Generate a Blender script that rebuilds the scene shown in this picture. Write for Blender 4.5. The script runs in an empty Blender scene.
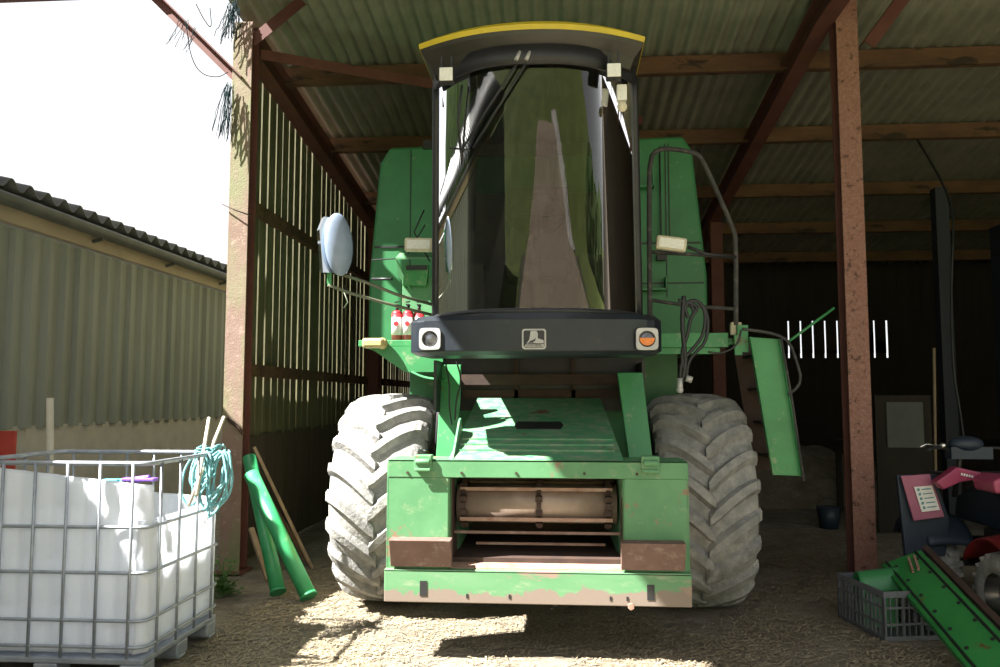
import bpy, bmesh, math, random
from mathutils import Vector, Matrix, noise
random.seed(7)
PI = math.pi
sc = bpy.context.scene
COL = sc.collection
# ---------------------------------------------------------------- camera, sky, sun, exposure
CAMH, F, PITCH, YAW = 1.6, 800.0, math.radians(4.6), math.radians(4.3)
cd = bpy.data.cameras.new('camera'); cam = bpy.data.objects.new('camera', cd); COL.objects.link(cam)
cam.location = (0, 0, CAMH); cam.rotation_euler = (PI/2 + PITCH, 0, YAW)
cd.sensor_width = 36; cd.lens = F/1000*36; cd.clip_start = .05; cd.clip_end = 500
sc.camera = cam
SUN = Vector((.78, .35, -1.0)).normalized()          # travel direction of the sunlight
sd = bpy.data.lights.new('sun', 'SUN'); sd.energy = 30; sd.angle = math.radians(.6); sd.color = (1, .96, .90)
so = bpy.data.objects.new('sun', sd); COL.objects.link(so); so.rotation_euler = SUN.to_track_quat('-Z', 'Y').to_euler()
so.location = (-12, -8, 20)
w = bpy.data.worlds.new('world'); sc.world = w; w.use_nodes = True
nt = w.node_tree; nt.nodes.clear()
sky = nt.nodes.new('ShaderNodeTexSky'); sky.sky_type = 'NISHITA'; sky.sun_disc = False
sky.sun_elevation = math.asin(-SUN.z); sky.sun_rotation = math.atan2(-SUN.x, -SUN.y)
sky.dust_density = 2.0
nz = nt.nodes.new('ShaderNodeTexNoise'); nz.inputs['Scale'].default_value = 2.2; nz.inputs['Detail'].default_value = 5
rp = nt.nodes.new('ShaderNodeValToRGB'); rp.color_ramp.elements[0].position = .32; rp.color_ramp.elements[1].position = .5
rp.color_ramp.elements[0].color = (.55, .55, .55, 1)
mx = nt.nodes.new('ShaderNodeMix'); mx.data_type = 'RGBA'
sm = nt.nodes.new('ShaderNodeVectorMath'); sm.operation = 'SCALE'; sm.inputs['Scale'].default_value = .2
tc = nt.nodes.new('ShaderNodeTexCoord')
bg = nt.nodes.new('ShaderNodeBackground'); wo = nt.nodes.new('ShaderNodeOutputWorld')
nt.links.new(tc.outputs['Generated'], nz.inputs['Vector']); nt.links.new(nz.outputs['Fac'], rp.inputs['Fac'])
nt.links.new(sky.outputs['Color'], sm.inputs[0]); nt.links.new(sm.outputs['Vector'], mx.inputs['A'])
nt.links.new(rp.outputs['Color'], mx.inputs['Factor']); mx.inputs['B'].default_value = (1.25, 1.26, 1.28, 1)
nt.links.new(mx.outputs['Result'], bg.inputs['Color']); nt.links.new(bg.outputs['Background'], wo.inputs['Surface'])
sc.view_settings.view_transform = 'Standard'; sc.view_settings.look = 'None'
sc.view_settings.gamma = 1; sc.view_settings.exposure = 0.0; sc.view_settings.use_curve_mapping = False

# ---------------------------------------------------------------- measuring helpers (a sight line met with a real plane)
_fw = Vector((-math.sin(YAW)*math.cos(PITCH), math.cos(YAW)*math.cos(PITCH), math.sin(PITCH)))
_rt = Vector((math.cos(YAW), math.sin(YAW), 0)); _up = _rt.cross(_fw)
def _ray(x, y): return _fw + _rt*((x-500)/F) + _up*((333.5-y)/F)
def aty(x, y, Y): d = _ray(x, y); return Vector((0, 0, CAMH)) + d*(Y/d.y)
def atx(x, y, X): d = _ray(x, y); return Vector((0, 0, CAMH)) + d*(X/d.x)
def atz(x, y, Z=0): d = _ray(x, y); return Vector((0, 0, CAMH)) + d*((Z-CAMH)/d.z)

# ---------------------------------------------------------------- materials
def mat(name, col, col2=None, scale=6, rough=.6, metal=0, bump=0, bscale=60, rust=0, rustcol=(.13, .045, .02), rscale=3.5,
        stretch=(1, 1, 1), spec=.5, emit=None, dust=0, dustcol=(.42, .37, .27), trans=0, alpha=None):
    m = bpy.data.materials.new(name); m.use_nodes = True
    n = m.node_tree.nodes; l = m.node_tree.links; b = n['Principled BSDF']
    b.inputs['Roughness'].default_value = rough; b.inputs['Metallic'].default_value = metal
    b.inputs['Specular IOR Level'].default_value = spec
    t = n.new('ShaderNodeTexCoord'); mp = n.new('ShaderNodeMapping'); mp.inputs['Scale'].default_value = stretch
    l.new(t.outputs['Object'], mp.inputs['Vector'])
    def noi(sc_, det=6, ro=.6):
        q = n.new('ShaderNodeTexNoise'); q.inputs['Scale'].default_value = sc_; q.inputs['Detail'].default_value = det
        q.inputs['Roughness'].default_value = ro; l.new(mp.outputs['Vector'], q.inputs['Vector']); return q.outputs['Fac']
    def mixc(fac, a, bb):
        q = n.new('ShaderNodeMix'); q.data_type = 'RGBA'; l.new(fac, q.inputs['Factor'])
        if isinstance(a, tuple): q.inputs['A'].default_value = (*a, 1)
        else: l.new(a, q.inputs['A'])
        q.inputs['B'].default_value = (*bb, 1); return q.outputs['Result']
    def ramp(f, a, c):
        q = n.new('ShaderNodeMapRange'); q.inputs['From Min'].default_value = a; q.inputs['From Max'].default_value = c
        l.new(f, q.inputs['Value']); return q.outputs['Result']
    c = mixc(ramp(noi(scale), .35, .65), col, col2 if col2 else tuple(x*.8 for x in col))
    if dust: c = mixc(ramp(noi(scale*2.3, 8, .7), .62-dust*.35, .8-dust*.2), c, dustcol)
    if rust: c = mixc(ramp(noi(rscale, 9, .68), .66-rust*.25, .70-rust*.22), c, rustcol)
    l.new(c, b.inputs['Base Color'])
    if bump:
        bp = n.new('ShaderNodeBump'); bp.inputs['Strength'].default_value = bump; bp.inputs['Distance'].default_value = .02
        l.new(noi(bscale, 4), bp.inputs['Height']); l.new(bp.outputs['Normal'], b.inputs['Normal'])
    if emit: b.inputs['Emission Color'].default_value = (*emit[:3], 1); b.inputs['Emission Strength'].default_value = emit[3]
    if trans: b.inputs['Transmission Weight'].default_value = trans
    return m
def glass(name, tint, refl=1.0, ior=1.52, rough=.0):
    m = bpy.data.materials.new(name); m.use_nodes = True; n = m.node_tree.nodes; l = m.node_tree.links; n.clear()
    o = n.new('ShaderNodeOutputMaterial'); tr = n.new('ShaderNodeBsdfTransparent'); gl = n.new('ShaderNodeBsdfGlossy')
    tr.inputs['Color'].default_value = (*tint, 1); gl.inputs['Roughness'].default_value = rough
    gl.inputs['Color'].default_value = (refl, refl, refl, 1)
    fr = n.new('ShaderNodeFresnel'); fr.inputs['IOR'].default_value = ior; mx_ = n.new('ShaderNodeMixShader')
    l.new(fr.outputs[0], mx_.inputs[0]); l.new(tr.outputs[0], mx_.inputs[1]); l.new(gl.outputs[0], mx_.inputs[2])
    l.new(mx_.outputs[0], o.inputs['Surface']); return m
GREEN = (.045, .25, .075)
M = {
 'green': mat('green_paint', (.035, .20, .07), (.05, .26, .09), 4, .42, rust=.12, dust=.12),
 'green_tank': mat('green_tank_paint', (.026, .16, .055), (.036, .20, .07), 3, .45, dust=.03),
 'green_worn': mat('worn_green_paint', (.075, .215, .095), (.10, .26, .12), 5, .5, rust=.25, rustcol=(.22, .14, .09), dust=.15, dustcol=(.25, .32, .18)),
 'green_dusty': mat('dusty_green_paint', (.05, .22, .10), (.08, .26, .13), 5, .6, rust=.15, dust=.5, dustcol=(.24, .27, .19), stretch=(1, 1.6, 1.6)),
 'beam': mat('worn_bottom_beam', (.085, .225, .10), (.12, .26, .13), 4, .55, rust=.45, rustcol=(.25, .18, .14), rscale=3.5, stretch=(.5, 1, 1.6), dust=.2, dustcol=(.3, .32, .22)),
 'rust': mat('rusty_steel', (.24, .13, .09), (.34, .21, .16), 9, .7, bump=.2, dust=.35, dustcol=(.36, .29, .24)),
 'rustmid': mat('brown_rusty_plate', (.17, .10, .085), (.13, .075, .06), 7, .7, bump=.2, dust=.25, dustcol=(.26, .2, .17)),
 'rustshade': mat('rusty_and_shaded_steel', (.035, .02, .015), (.06, .032, .022), 9, .8),  # dark rust; on the rear ladder side it stands for shade
 'drum': mat('worn_drum_steel', (.26, .19, .15), (.34, .26, .21), 7, .45, metal=.35),
 'tyre': mat('dusty_tyre_rubber', (.27, .265, .25), (.17, .17, .168), 5, .9, bump=.5, bscale=40, dust=.5, dustcol=(.36, .35, .32)),
 'tyre_dark': mat('black_rubber', (.03, .03, .032), (.06, .058, .055), 8, .85, bump=.2, dust=.25, dustcol=(.16, .14, .12)),
 'black': mat('black_painted_metal', (.012, .013, .014), (.02, .02, .022), 8, .5),
 'bumper': mat('dark_grey_bumper', (.012, .016, .022), (.018, .023, .03), 5, .36, spec=.4, dust=.1, dustcol=(.035, .038, .038)),
 'roofin': mat('cab_roof_underside', (.028, .026, .02), (.045, .04, .03), 4, .4),
 'yellow': mat('yellow_paint', (.62, .47, .02), (.5, .38, .03), 4, .45),
 'chrome': mat('chrome', (.75, .75, .76), (.6, .6, .62), 8, .25, metal=1),
 'silver': mat('silver_plate', (.48, .48, .47), (.36, .36, .35), 8, .4, metal=.2),
 'lens': mat('clear_lamp_lens', (.82, .82, .74), (.7, .7, .62), 60, .3),
 'cream': mat('cream_plastic', (.66, .60, .42), (.5, .46, .34), 14, .6),
 'amber': mat('amber_lens', (.75, .22, .03), (.6, .16, .02), 60, .25),
 'yellowed': mat('yellowed_plastic', (.50, .42, .17), (.36, .30, .13), 30, .6),
 'refl': mat('lamp_reflector', (.16, .17, .20), (.08, .075, .07), 30, .2, metal=.6),
 'mirror': mat('mirror_housing', (.17, .22, .30), (.22, .28, .38), 6, .35),
 'mirrorarm': mat('dull_green_bracket', (.09, .13, .08), (.13, .12, .08), 20, .6),
 'mirrorglass': mat('mirror_glass', (.5, .55, .58), (.45, .5, .52), 6, .04, metal=1),
 'extred': mat('extinguisher_red', (.45, .03, .04), (.4, .025, .035), 5, .35),
 'white': mat('white_label', (.82, .80, .76), (.7, .68, .65), 30, .6),
 'redsteel': mat('red_oxide_steel', (.30, .15, .115), (.22, .10, .075), 30, .75, bump=.3, bscale=70, rust=.3, rustcol=(.10, .05, .035), rscale=14, dust=.3, dustcol=(.38, .26, .22)),
 'darkredsteel': mat('dark_red_oxide_steel', (.10, .035, .027), (.14, .05, .04), 5, .75, rust=.2),  # dark red steel; also the shade colour on webs of the front posts
 'timber': mat('brown_timber', (.15, .08, .04), (.085, .045, .025), 7, .85, bump=.3, bscale=25, stretch=(.3, 1, 1), rust=.3, rustcol=(.03, .02, .012), rscale=5),
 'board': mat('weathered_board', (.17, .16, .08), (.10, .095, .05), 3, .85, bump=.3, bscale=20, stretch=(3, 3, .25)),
 'lowboard': mat('low_wall_board', (.10, .075, .05), (.06, .045, .032), 3, .9, bump=.3, bscale=20, stretch=(3, 3, .3)),
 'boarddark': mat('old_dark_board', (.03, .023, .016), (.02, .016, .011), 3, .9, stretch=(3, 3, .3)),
 'sheet': mat('fibre_cement_sheet', (.25, .25, .185), (.19, .195, .145), 2.5, .9, bump=.15, dust=.2, dustcol=(.18, .18, .13)),
 'cladding': mat('grey_green_cladding', (.185, .20, .175), (.15, .165, .145), 2, .7, stretch=(1, 1, .3)),
 'concrete': mat('concrete_block', (.42, .40, .36), (.34, .33, .30), 4, .9, bump=.3, dust=.2),
 'fascia': mat('pale_timber_fascia', (.30, .25, .18), (.22, .18, .13), 4, .8, stretch=(1, .3, 1)),
 'gutter': mat('dark_gutter', (.05, .055, .055), (.08, .085, .08), 5, .5),
 'plastic': mat('white_plastic', (.88, .90, .93), (.82, .85, .9), 3, .35, dust=.05, dustcol=(.5, .5, .42)),
 'galv': mat('galvanised_tube', (.38, .41, .45), (.28, .31, .35), 12, .45, metal=.45),
 'rope': mat('blue_rope', (.12, .34, .36), (.22, .46, .48), 60, .8, bump=.5, bscale=200),
 'purple': mat('purple_plastic', (.22, .10, .50), None, 6, .5),
 'teal': mat('teal_plastic', (.10, .50, .55), None, 6, .5),
 'pipegreen': mat('green_pipe_paint', (.03, .27, .10), (.05, .33, .13), 4, .35, dust=.1, dustcol=(.3, .4, .25)),
 'wood': mat('old_timber', (.30, .22, .14), (.2, .14, .09), 6, .8, stretch=(3, 3, .4)),
 'palewood': mat('pale_timber', (.50, .47, .38), (.42, .38, .3), 6, .8),
 'redbox': mat('red_painted_board', (.42, .05, .035), None, 6, .6),
 'crate': mat('grey_plastic_crate', (.11, .115, .13), (.085, .09, .10), 6, .6, dust=.15, dustcol=(.2, .19, .17)),
 'trough': mat('bright_green_trough', (.025, .19, .045), (.035, .24, .06), 4, .4, rust=.1),
 'pink': mat('faded_pink_plastic', (.30, .03, .09), (.36, .06, .12), 4, .4),
 'pinkfaded': mat('paler_pink_plastic', (.36, .12, .19), (.32, .09, .15), 6, .5),
 'darkred': mat('dark_red_plastic', (.14, .01, .012), None, 4, .4),
 'navy': mat('navy_plastic', (.012, .022, .038), (.018, .03, .05), 4, .5),
 'print': mat('print_grey', (.12, .3, .32), None, 5, .7),
 'greypanel': mat('grey_board', (.11, .115, .105), (.09, .095, .085), 4, .8),
 'bluegrey': mat('bluegrey_steel', (.014, .02, .032), (.01, .014, .022), 5, .6),
 'leaf': mat('weed_leaf', (.04, .12, .018), (.07, .17, .03), 12, .6),
 'net': mat('dark_shredded_plastic', (.008, .018, .022), (.02, .04, .045), 12, .95, spec=.1),
 'hedge': mat('hedge_leaves', (.06, .10, .02), (.03, .05, .01), 3, .8, bump=.8, bscale=6),
 'grass': mat('field_grass', (.13, .16, .03), (.07, .10, .018), .9, .9, bump=.5, bscale=30, dust=.2, dustcol=(.13, .12, .05)),
 'track': mat('dirt_track', (.32, .25, .18), (.24, .19, .13), 1.5, .95, bump=.4, bscale=20),
 'soil': mat('dark_yard_soil', (.085, .075, .05), (.05, .055, .03), 1.2, .95, bump=.4, bscale=20),
 'gravel': mat('pale_gravel', (.5, .47, .42), (.28, .26, .23), 14, .9, bump=.6, bscale=30),
 'straw': mat('loose_straw_blades', (.46, .38, .25), (.14, .11, .075), 45, .9),
 'seat': mat('dark_seat_fabric', (.03, .03, .035), None, 6, .8),
 'interior': mat('cab_interior', (.05, .05, .05), (.07, .07, .065), 6, .7),
 'windscreen': glass('windscreen_glass', (.42, .44, .40), 1.0, 1.52),
 'cabglass': glass('cab_side_glass', (.45, .47, .45), 1.0, 1.52),
}
# ground: trampled straw and dust
def ground_mat():
    m = mat('straw_covered_ground', (.33, .285, .215), (.20, .17, .125), 2.6, .95, dust=.35, dustcol=(.42, .37, .29))
    n = m.node_tree.nodes; l = m.node_tree.links; b = n['Principled BSDF']; t = n['Texture Coordinate'] if 'Texture Coordinate' in n else n.new('ShaderNodeTexCoord')
    v = n.new('ShaderNodeTexNoise'); v.inputs['Scale'].default_value = 9; v.inputs['Detail'].default_value = 12; v.inputs['Roughness'].default_value = .8
    v.inputs['Distortion'].default_value = 2.5
    l.new(t.outputs['Object'], v.inputs['Vector'])
    bp = n.new('ShaderNodeBump'); bp.inputs['Strength'].default_value = .9; bp.inputs['Distance'].default_value = .05
    l.new(v.outputs['Fac'], bp.inputs['Height']); l.new(bp.outputs['Normal'], b.inputs['Normal']); return m
M['ground'] = ground_mat()
def translucent(m, col, f):
    n = m.node_tree.nodes; l = m.node_tree.links; b = n['Principled BSDF']; o = n['Material Output']
    t = n.new('ShaderNodeBsdfTranslucent'); t.inputs['Color'].default_value = (*col, 1); x = n.new('ShaderNodeMixShader'); x.inputs[0].default_value = f
    l.new(b.outputs[0], x.inputs[1]); l.new(t.outputs[0], x.inputs[2]); l.new(x.outputs[0], o.inputs['Surface'])
translucent(M['plastic'], (.92, .94, .98), .5)
def wear_mat(m, zmid, k, col):                           # bare metal worn upward from the lower edge
    n = m.node_tree.nodes; l = m.node_tree.links; b = n['Principled BSDF']; src = b.inputs['Base Color'].links[0].from_socket
    t = n.new('ShaderNodeTexCoord'); sp = n.new('ShaderNodeSeparateXYZ'); l.new(t.outputs['Object'], sp.inputs[0])
    v = n.new('ShaderNodeTexNoise'); v.inputs['Scale'].default_value = 5; v.inputs['Detail'].default_value = 8; v.inputs['Roughness'].default_value = .65
    l.new(t.outputs['Object'], v.inputs['Vector'])
    a = n.new('ShaderNodeMath'); a.operation = 'MULTIPLY_ADD'; a.inputs[1].default_value = -k; a.inputs[2].default_value = zmid*k; l.new(sp.outputs['Z'], a.inputs[0])
    c = n.new('ShaderNodeMath'); c.operation = 'ADD'; l.new(a.outputs[0], c.inputs[0]); l.new(v.outputs['Fac'], c.inputs[1])
    r = n.new('ShaderNodeMapRange'); r.inputs['From Min'].default_value = .5; r.inputs['From Max'].default_value = .54; l.new(c.outputs[0], r.inputs['Value'])
    q = n.new('ShaderNodeMix'); q.data_type = 'RGBA'; l.new(r.outputs['Result'], q.inputs['Factor']); l.new(src, q.inputs['A']); q.inputs['B'].default_value = (*col, 1)
    l.new(q.outputs['Result'], b.inputs['Base Color'])
wear_mat(M['beam'], .425, 3.0, (.20, .16, .13))
# steel post with green algae where rain and splash reach it
def algae_mat():
    m = mat('weathered_post_paint', (.25, .175, .14), (.21, .135, .105), 5, .8, bump=.2, dust=.2, dustcol=(.5, .38, .3))
    n = m.node_tree.nodes; l = m.node_tree.links; b = n['Principled BSDF']
    src = b.inputs['Base Color'].links[0].from_socket
    t = n.new('ShaderNodeTexCoord'); v = n.new('ShaderNodeTexNoise'); v.inputs['Scale'].default_value = 2.2; v.inputs['Detail'].default_value = 7
    mp = n.new('ShaderNodeMapping'); mp.inputs['Scale'].default_value = (2.5, 2.5, .6); l.new(t.outputs['Object'], mp.inputs['Vector']); l.new(mp.outputs['Vector'], v.inputs['Vector'])
    r = n.new('ShaderNodeMapRange'); r.inputs['From Min'].default_value = .46; r.inputs['From Max'].default_value = .66; l.new(v.outputs['Fac'], r.inputs['Value'])
    q = n.new('ShaderNodeMix'); q.data_type = 'RGBA'; l.new(r.outputs['Result'], q.inputs['Factor']); l.new(src, q.inputs['A']); q.inputs['B'].default_value = (.19, .20, .10, 1)
    l.new(q.outputs['Result'], b.inputs['Base Color']); return m
M['algae'] = algae_mat()

# ---------------------------------------------------------------- mesh helpers (all coordinates are world coordinates)
class MB:
    def __init__(s): s.bm = bmesh.new(); s.smooth = []
    def box(s, lo, hi, rot=None, piv=None):
        lo, hi = Vector(lo), Vector(hi); c = (lo+hi)/2; d = hi-lo
        mt = Matrix.Translation(c) @ Matrix.Diagonal((d.x, d.y, d.z, 1))
        if rot is not None:
            p = Vector(piv) if piv is not None else c
            mt = Matrix.Translation(p) @ rot.to_4x4() @ Matrix.Translation(-p) @ mt
        bmesh.ops.create_cube(s.bm, size=1, matrix=mt); return s
    def bar(s, a, b, w, h, upv=(0, 0, 1)):
        a, b = Vector(a), Vector(b); d = (b-a); L = d.length; d.normalize(); u = Vector(upv)
        sd_ = d.cross(u)
        if sd_.length < 1e-4: sd_ = d.cross(Vector((0, 1, 0)))
        sd_.normalize(); u2 = sd_.cross(d)
        mt = Matrix.Translation((a+b)/2) @ Matrix((sd_, d, u2)).transposed().to_4x4() @ Matrix.Diagonal((w, L, h, 1))
        bmesh.ops.create_cube(s.bm, size=1, matrix=mt); return s
    def cyl(s, a, b, r, r2=None, seg=20, cap=True):
        a, b = Vector(a), Vector(b); d = b-a
        mt = Matrix.Translation((a+b)/2) @ d.to_track_quat('Z', 'Y').to_matrix().to_4x4()
        g = bmesh.ops.create_cone(s.bm, cap_ends=cap, segments=seg, radius1=r, radius2=r if r2 is None else r2, depth=d.length, matrix=mt)
        for v in g['verts']:
            for f in v.link_faces:
                if len(f.verts) == 4: f.smooth = True
        return s
    def ball(s, c, r, sc_=(1, 1, 1), seg=16, rot=None):
        mt = Matrix.Translation(c) @ (rot.to_4x4() if rot else Matrix()) @ Matrix.Diagonal((r*sc_[0], r*sc_[1], r*sc_[2], 1))
        g = bmesh.ops.create_uvsphere(s.bm, u_segments=seg, v_segments=max(6, seg//2), radius=1, matrix=mt)
        for v in g['verts']:
            for f in v.link_faces: f.smooth = True
        return s
    def tube(s, pts, r, seg=8, closed=False, smooth=0):
        pts = [Vector(p) for p in pts]
        for _ in range(smooth):
            q = []
            n = len(pts); rng = range(n) if closed else range(n-1)
            if not closed: q.append(pts[0])
            for i in rng:
                a, b = pts[i], pts[(i+1) % n]; q += [a.lerp(b, .25), a.lerp(b, .75)]
            if not closed: q.append(pts[-1])
            pts = q
        rings = []; n = len(pts); prev = None
        for i, p in enumerate(pts):
            if closed: t = pts[(i+1) % n]-pts[i-1]
            else: t = pts[min(i+1, n-1)]-pts[max(i-1, 0)]
            if t.length < 1e-9: t = Vector((0, 0, 1))
            t.normalize()
            if prev is None:
                a = t.cross(Vector((0, 0, 1)))
                if a.length < .1: a = t.cross(Vector((0, 1, 0)))
            else: a = prev - t*prev.dot(t)
            a.normalize(); prev = a; b = t.cross(a)
            rings.append([s.bm.verts.new(p + (a*math.cos(k*2*PI/seg) + b*math.sin(k*2*PI/seg))*r) for k in range(seg)])
        for i in range(n if closed else n-1):
            A, B = rings[i], rings[(i+1) % n]
            for k in range(seg):
                try: f = s.bm.faces.new((A[k], A[(k+1) % seg], B[(k+1) % seg], B[k])); f.smooth = True
                except ValueError: pass
        if not closed:
            s.bm.faces.new(rings[0][::-1]); s.bm.faces.new(rings[-1])
        return s
    def prism(s, poly, ext):
        ext = Vector(ext); a = [s.bm.verts.new(Vector(p)) for p in poly]; b = [s.bm.verts.new(Vector(p)+ext) for p in poly]
        s.bm.faces.new(a); s.bm.faces.new(b[::-1]); n = len(a)
        for i in range(n): s.bm.faces.new((a[i], b[i], b[(i+1) % n], a[(i+1) % n]))
        return s
    def grid(s, fn, nu, nv, smooth=True, closed_u=False):
        V = [[s.bm.verts.new(fn(i/nu, j/nv)) for j in range(nv+1)] for i in range(nu+(0 if closed_u else 1))]
        for i in range(nu):
            for j in range(nv):
                A = V[i]; B = V[(i+1) % len(V)]
                f = s.bm.faces.new((A[j], B[j], B[j+1], A[j+1])); f.smooth = smooth
        return s
    def lathe(s, prof, c, seg=48):                      # profile of (along X, radius), around the X axis through c
        c = Vector(c)
        n = len(prof)
        def fn(u, v):
            a = u*2*PI; k = v*(n-1); i = min(int(round(k)), n-1); x, r = prof[i]
            return c + Vector((x, -r*math.cos(a), r*math.sin(a)))
        return s.grid(fn, seg, n-1, True, True)
def obj(name, mb, m, parent=None, bevel=0, solid=0, label=None, root=None):
    bm = mb.bm if isinstance(mb, MB) else mb
    bmesh.ops.recalc_face_normals(bm, faces=bm.faces)
    me = bpy.data.meshes.new(name); o = bpy.data.objects.new(name, me)
    if parent:
        r = parent
        while r.parent: r = r.parent
        org = r.location.copy()
        if r.rotation_euler.z: inv = (Matrix.Translation(org) @ r.rotation_euler.to_matrix().to_4x4()).inverted()
        else: inv = Matrix.Translation(-org)
        bmesh.ops.transform(bm, matrix=inv, verts=bm.verts); o.parent = parent
    else:
        zs = [v.co for v in bm.verts]; lo = Vector((min(v.x for v in zs), min(v.y for v in zs), min(v.z for v in zs))); hi = Vector((max(v.x for v in zs), max(v.y for v in zs), max(v.z for v in zs)))
        org = Vector(((lo.x+hi.x)/2, (lo.y+hi.y)/2, lo.z)); bmesh.ops.translate(bm, vec=-org, verts=bm.verts); o.location = org
    bm.to_mesh(me); bm.free(); me.materials.append(M[m] if isinstance(m, str) else m); COL.objects.link(o)
    if solid: q = o.modifiers.new('solid', 'SOLIDIFY'); q.thickness = solid; q.offset = 0
    if bevel: q = o.modifiers.new('bevel', 'BEVEL'); q.width = bevel; q.segments = 2; q.limit_method = 'ANGLE'; q.angle_limit = math.radians(50)
    if label: o['label'] = label
    return o
def tag(o, label, cat, group=None, kind=None):
    o['label'] = label; o['category'] = cat
    if group: o['group'] = group
    if kind: o['kind'] = kind
    return o
def struct(o): o['kind'] = 'structure'; return o
def thing(name, label, cat, loc, group=None, rz=0):
    o = bpy.data.objects.new(name, None); COL.objects.link(o); o.location = loc; o.rotation_euler = (0, 0, rz); o.empty_display_size = .1
    return tag(o, label, cat, group)
def text(name, s, size, loc, rot, m, parent, ext=.001):
    c = bpy.data.curves.new(name, 'FONT'); c.body = s; c.size = size; c.extrude = ext; c.align_x = 'CENTER'; c.align_y = 'CENTER'
    t = bpy.data.objects.new(name, c); COL.objects.link(t); bpy.context.view_layer.update()
    me = bpy.data.meshes.new_from_object(t); bpy.data.objects.remove(t)
    bm = bmesh.new(); bm.from_mesh(me); bmesh.ops.transform(bm, matrix=Matrix.Translation(loc) @ rot.to_4x4(), verts=bm.verts)
    return obj(name, bm, m, parent)

# ---------------------------------------------------------------- ground
g = MB()
def gfn(u, v):
    x = -7 + 17*u; y = 3 + 14*v
    h = noise.noise(Vector((x*1.1, y*1.1, 0)))*.02 + noise.noise(Vector((x*4, y*4, 3)))*.008
    if (x+.155)**2 < 4.5 and y > 5.6: h = min(h, .0)
    return Vector((x, y, h - .012))
g.grid(gfn, 170, 140)
struct(obj('floor', g, 'ground'))
g = MB(); g.box((-60, -7, -.3), (60, 3.1, -.025)); g.box((-60, 3.0, -.3), (-6.9, 60, -.03)); g.box((9.9, 3, -.3), (60, 60, -.03)); g.box((-7, 16.9, -.3), (10, 60, -.03))
yard = obj('yard', g, 'soil'); struct(yard)  # soil made dark so the unseen yard bounces little light into the shed

# ---------------------------------------------------------------- shed
XL, XR, YP = -3.05, 2.60, 7.25                       # left post line, right post line, front of the posts
def zr(y): return 5.02 - .125*max(0, y-7.3)                # underside of the rafters
def hpost(name, x, y, h, m, label, size=.19, m_shade=None):
    t = thing(name, label, 'post', (x, y+size/2, 0))
    obj('front_flange', MB().box((x-size/2, y, 0), (x+size/2, y+.016, h)), m, t, .002)
    b = MB().box((x-.006, y+.016, 0), (x+.006, y+size-.016, h)); obj('web', b, m_shade or m, t)  # web and rear flange get a darker colour for their shaded sides
    obj('rear_flange', MB().box((x-size/2, y+size-.016, 0), (x+size/2, y+size, h)), m_shade or m, t, .002)
    b = MB().box((x-size/2-.04, y-.04, 0), (x+size/2+.04, y+size+.04, .02)); obj('base_plate', b, m_shade or m, t)
    return t
hpost('steel_post', XL+.02, YP, 5.22, 'algae', 'steel post green with algae at the left front corner of the shed', m_shade='darkredsteel')
hpost('steel_post', XR+.02, YP, 5.42, 'redsteel', 'red oxide steel post right of the combine, crate at its foot', m_shade='darkredsteel')
hpost('steel_post', XL+.06, 12.6, zr(12.6)-.01, 'darkredsteel', 'dark red steel post by the slatted wall, behind the green tank')
hpost('steel_post', XR-.14, 12.6, zr(12.6)-.01, 'darkredsteel', 'dark steel post deep in the shed, behind the red front post')
def rafter(x, label, y0=7.22, y1=16.5):
    t = thing('rafter', label, 'beam', (x, 8.8, zr(8.8)))
    h = .26; wd = .16; ym = max(y0, 7.3) if y1 > 7.3 else (y0+y1)/2
    for nm, a, b_, ww in (('bottom_flange', 0, .014, wd), ('web', .014, h-.014, .01), ('top_flange', h-.014, h, wd)):
        obj(nm, MB().prism([(x-ww/2, y0, zr(y0)+a), (x-ww/2, ym, zr(ym)+a), (x-ww/2, y1, zr(y1)+a), (x-ww/2, y1, zr(y1)+b_), (x-ww/2, ym, zr(ym)+b_), (x-ww/2, y0, zr(y0)+b_)], (ww, 0, 0)), 'darkredsteel', t)
rafter(XL, 'dark red steel rafter along the top of the slatted wall', 7.46)
rafter(XR-.165, 'dark red steel rafter above the red post, right of the cab', 2.3)
rafter(XL+.09, 'steel rafter of the unseen canopy added for shade over the yard, at its left edge', 2.3, 5.95)  # unseen canopy, added and kept level to shade the right side of the machine
obj_ = tag(obj('added_canopy_beam', MB().box((XL, 5.98, 5.06), (9.6, 6.10, 5.24)), 'darkredsteel'), 'steel beam across the unseen canopy added for shade above the combine cab', 'beam')
tag(obj('tie_beam', MB().box((-6.2, 7.26, 5.56), (XL+.7, 7.36, 5.70)), 'darkredsteel'), 'steel tie beam reaching left from the shed front over the yard', 'beam')
def brace(a, b_, w_, label, m='darkredsteel'):
    bb = MB(); a, b_ = Vector(a), Vector(b_); d = (b_-a).normalized()
    sd_ = d.cross(Vector((0, 0, 1))).normalized(); u = sd_.cross(d)
    bb.bar(a, b_, w_, .01, u)
    bb.bar(a+sd_*w_/2-u*w_/2, b_+sd_*w_/2-u*w_/2, .01, w_, u)
    tag(obj('angle_brace', bb, m), label, 'brace')
brace(aty(243, 78, 7.24), aty(150, -14, 7.24)+Vector((0, .06, 0)), .09, 'angle brace rising to the left from the algae covered post')
brace(aty(862, 44, 7.3), aty(900, -8, 7.3), .11, 'angle brace rising to the right from the head of the red post')
brace(aty(251, 40, 7.34), aty(301, -1, 7.34), .11, 'angle brace at the left post head, rising to the right under the roof')
brace((XL+.1, 7.5, 5.03), aty(640, 118, 9.45), .10, 'long thin brace crossing under the roof behind the cab')
PY = [3.1, 4.6, 6.6, 8.52, 10.28, 12.18, 13.9, 15.6]
PLAB = {8.52: 'heavy brown timber purlin nearest behind the cab roof', 10.28: 'second brown timber purlin, behind the nearest one under the roof',
        12.18: 'third timber purlin, above the right handrail of the combine'}
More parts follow.
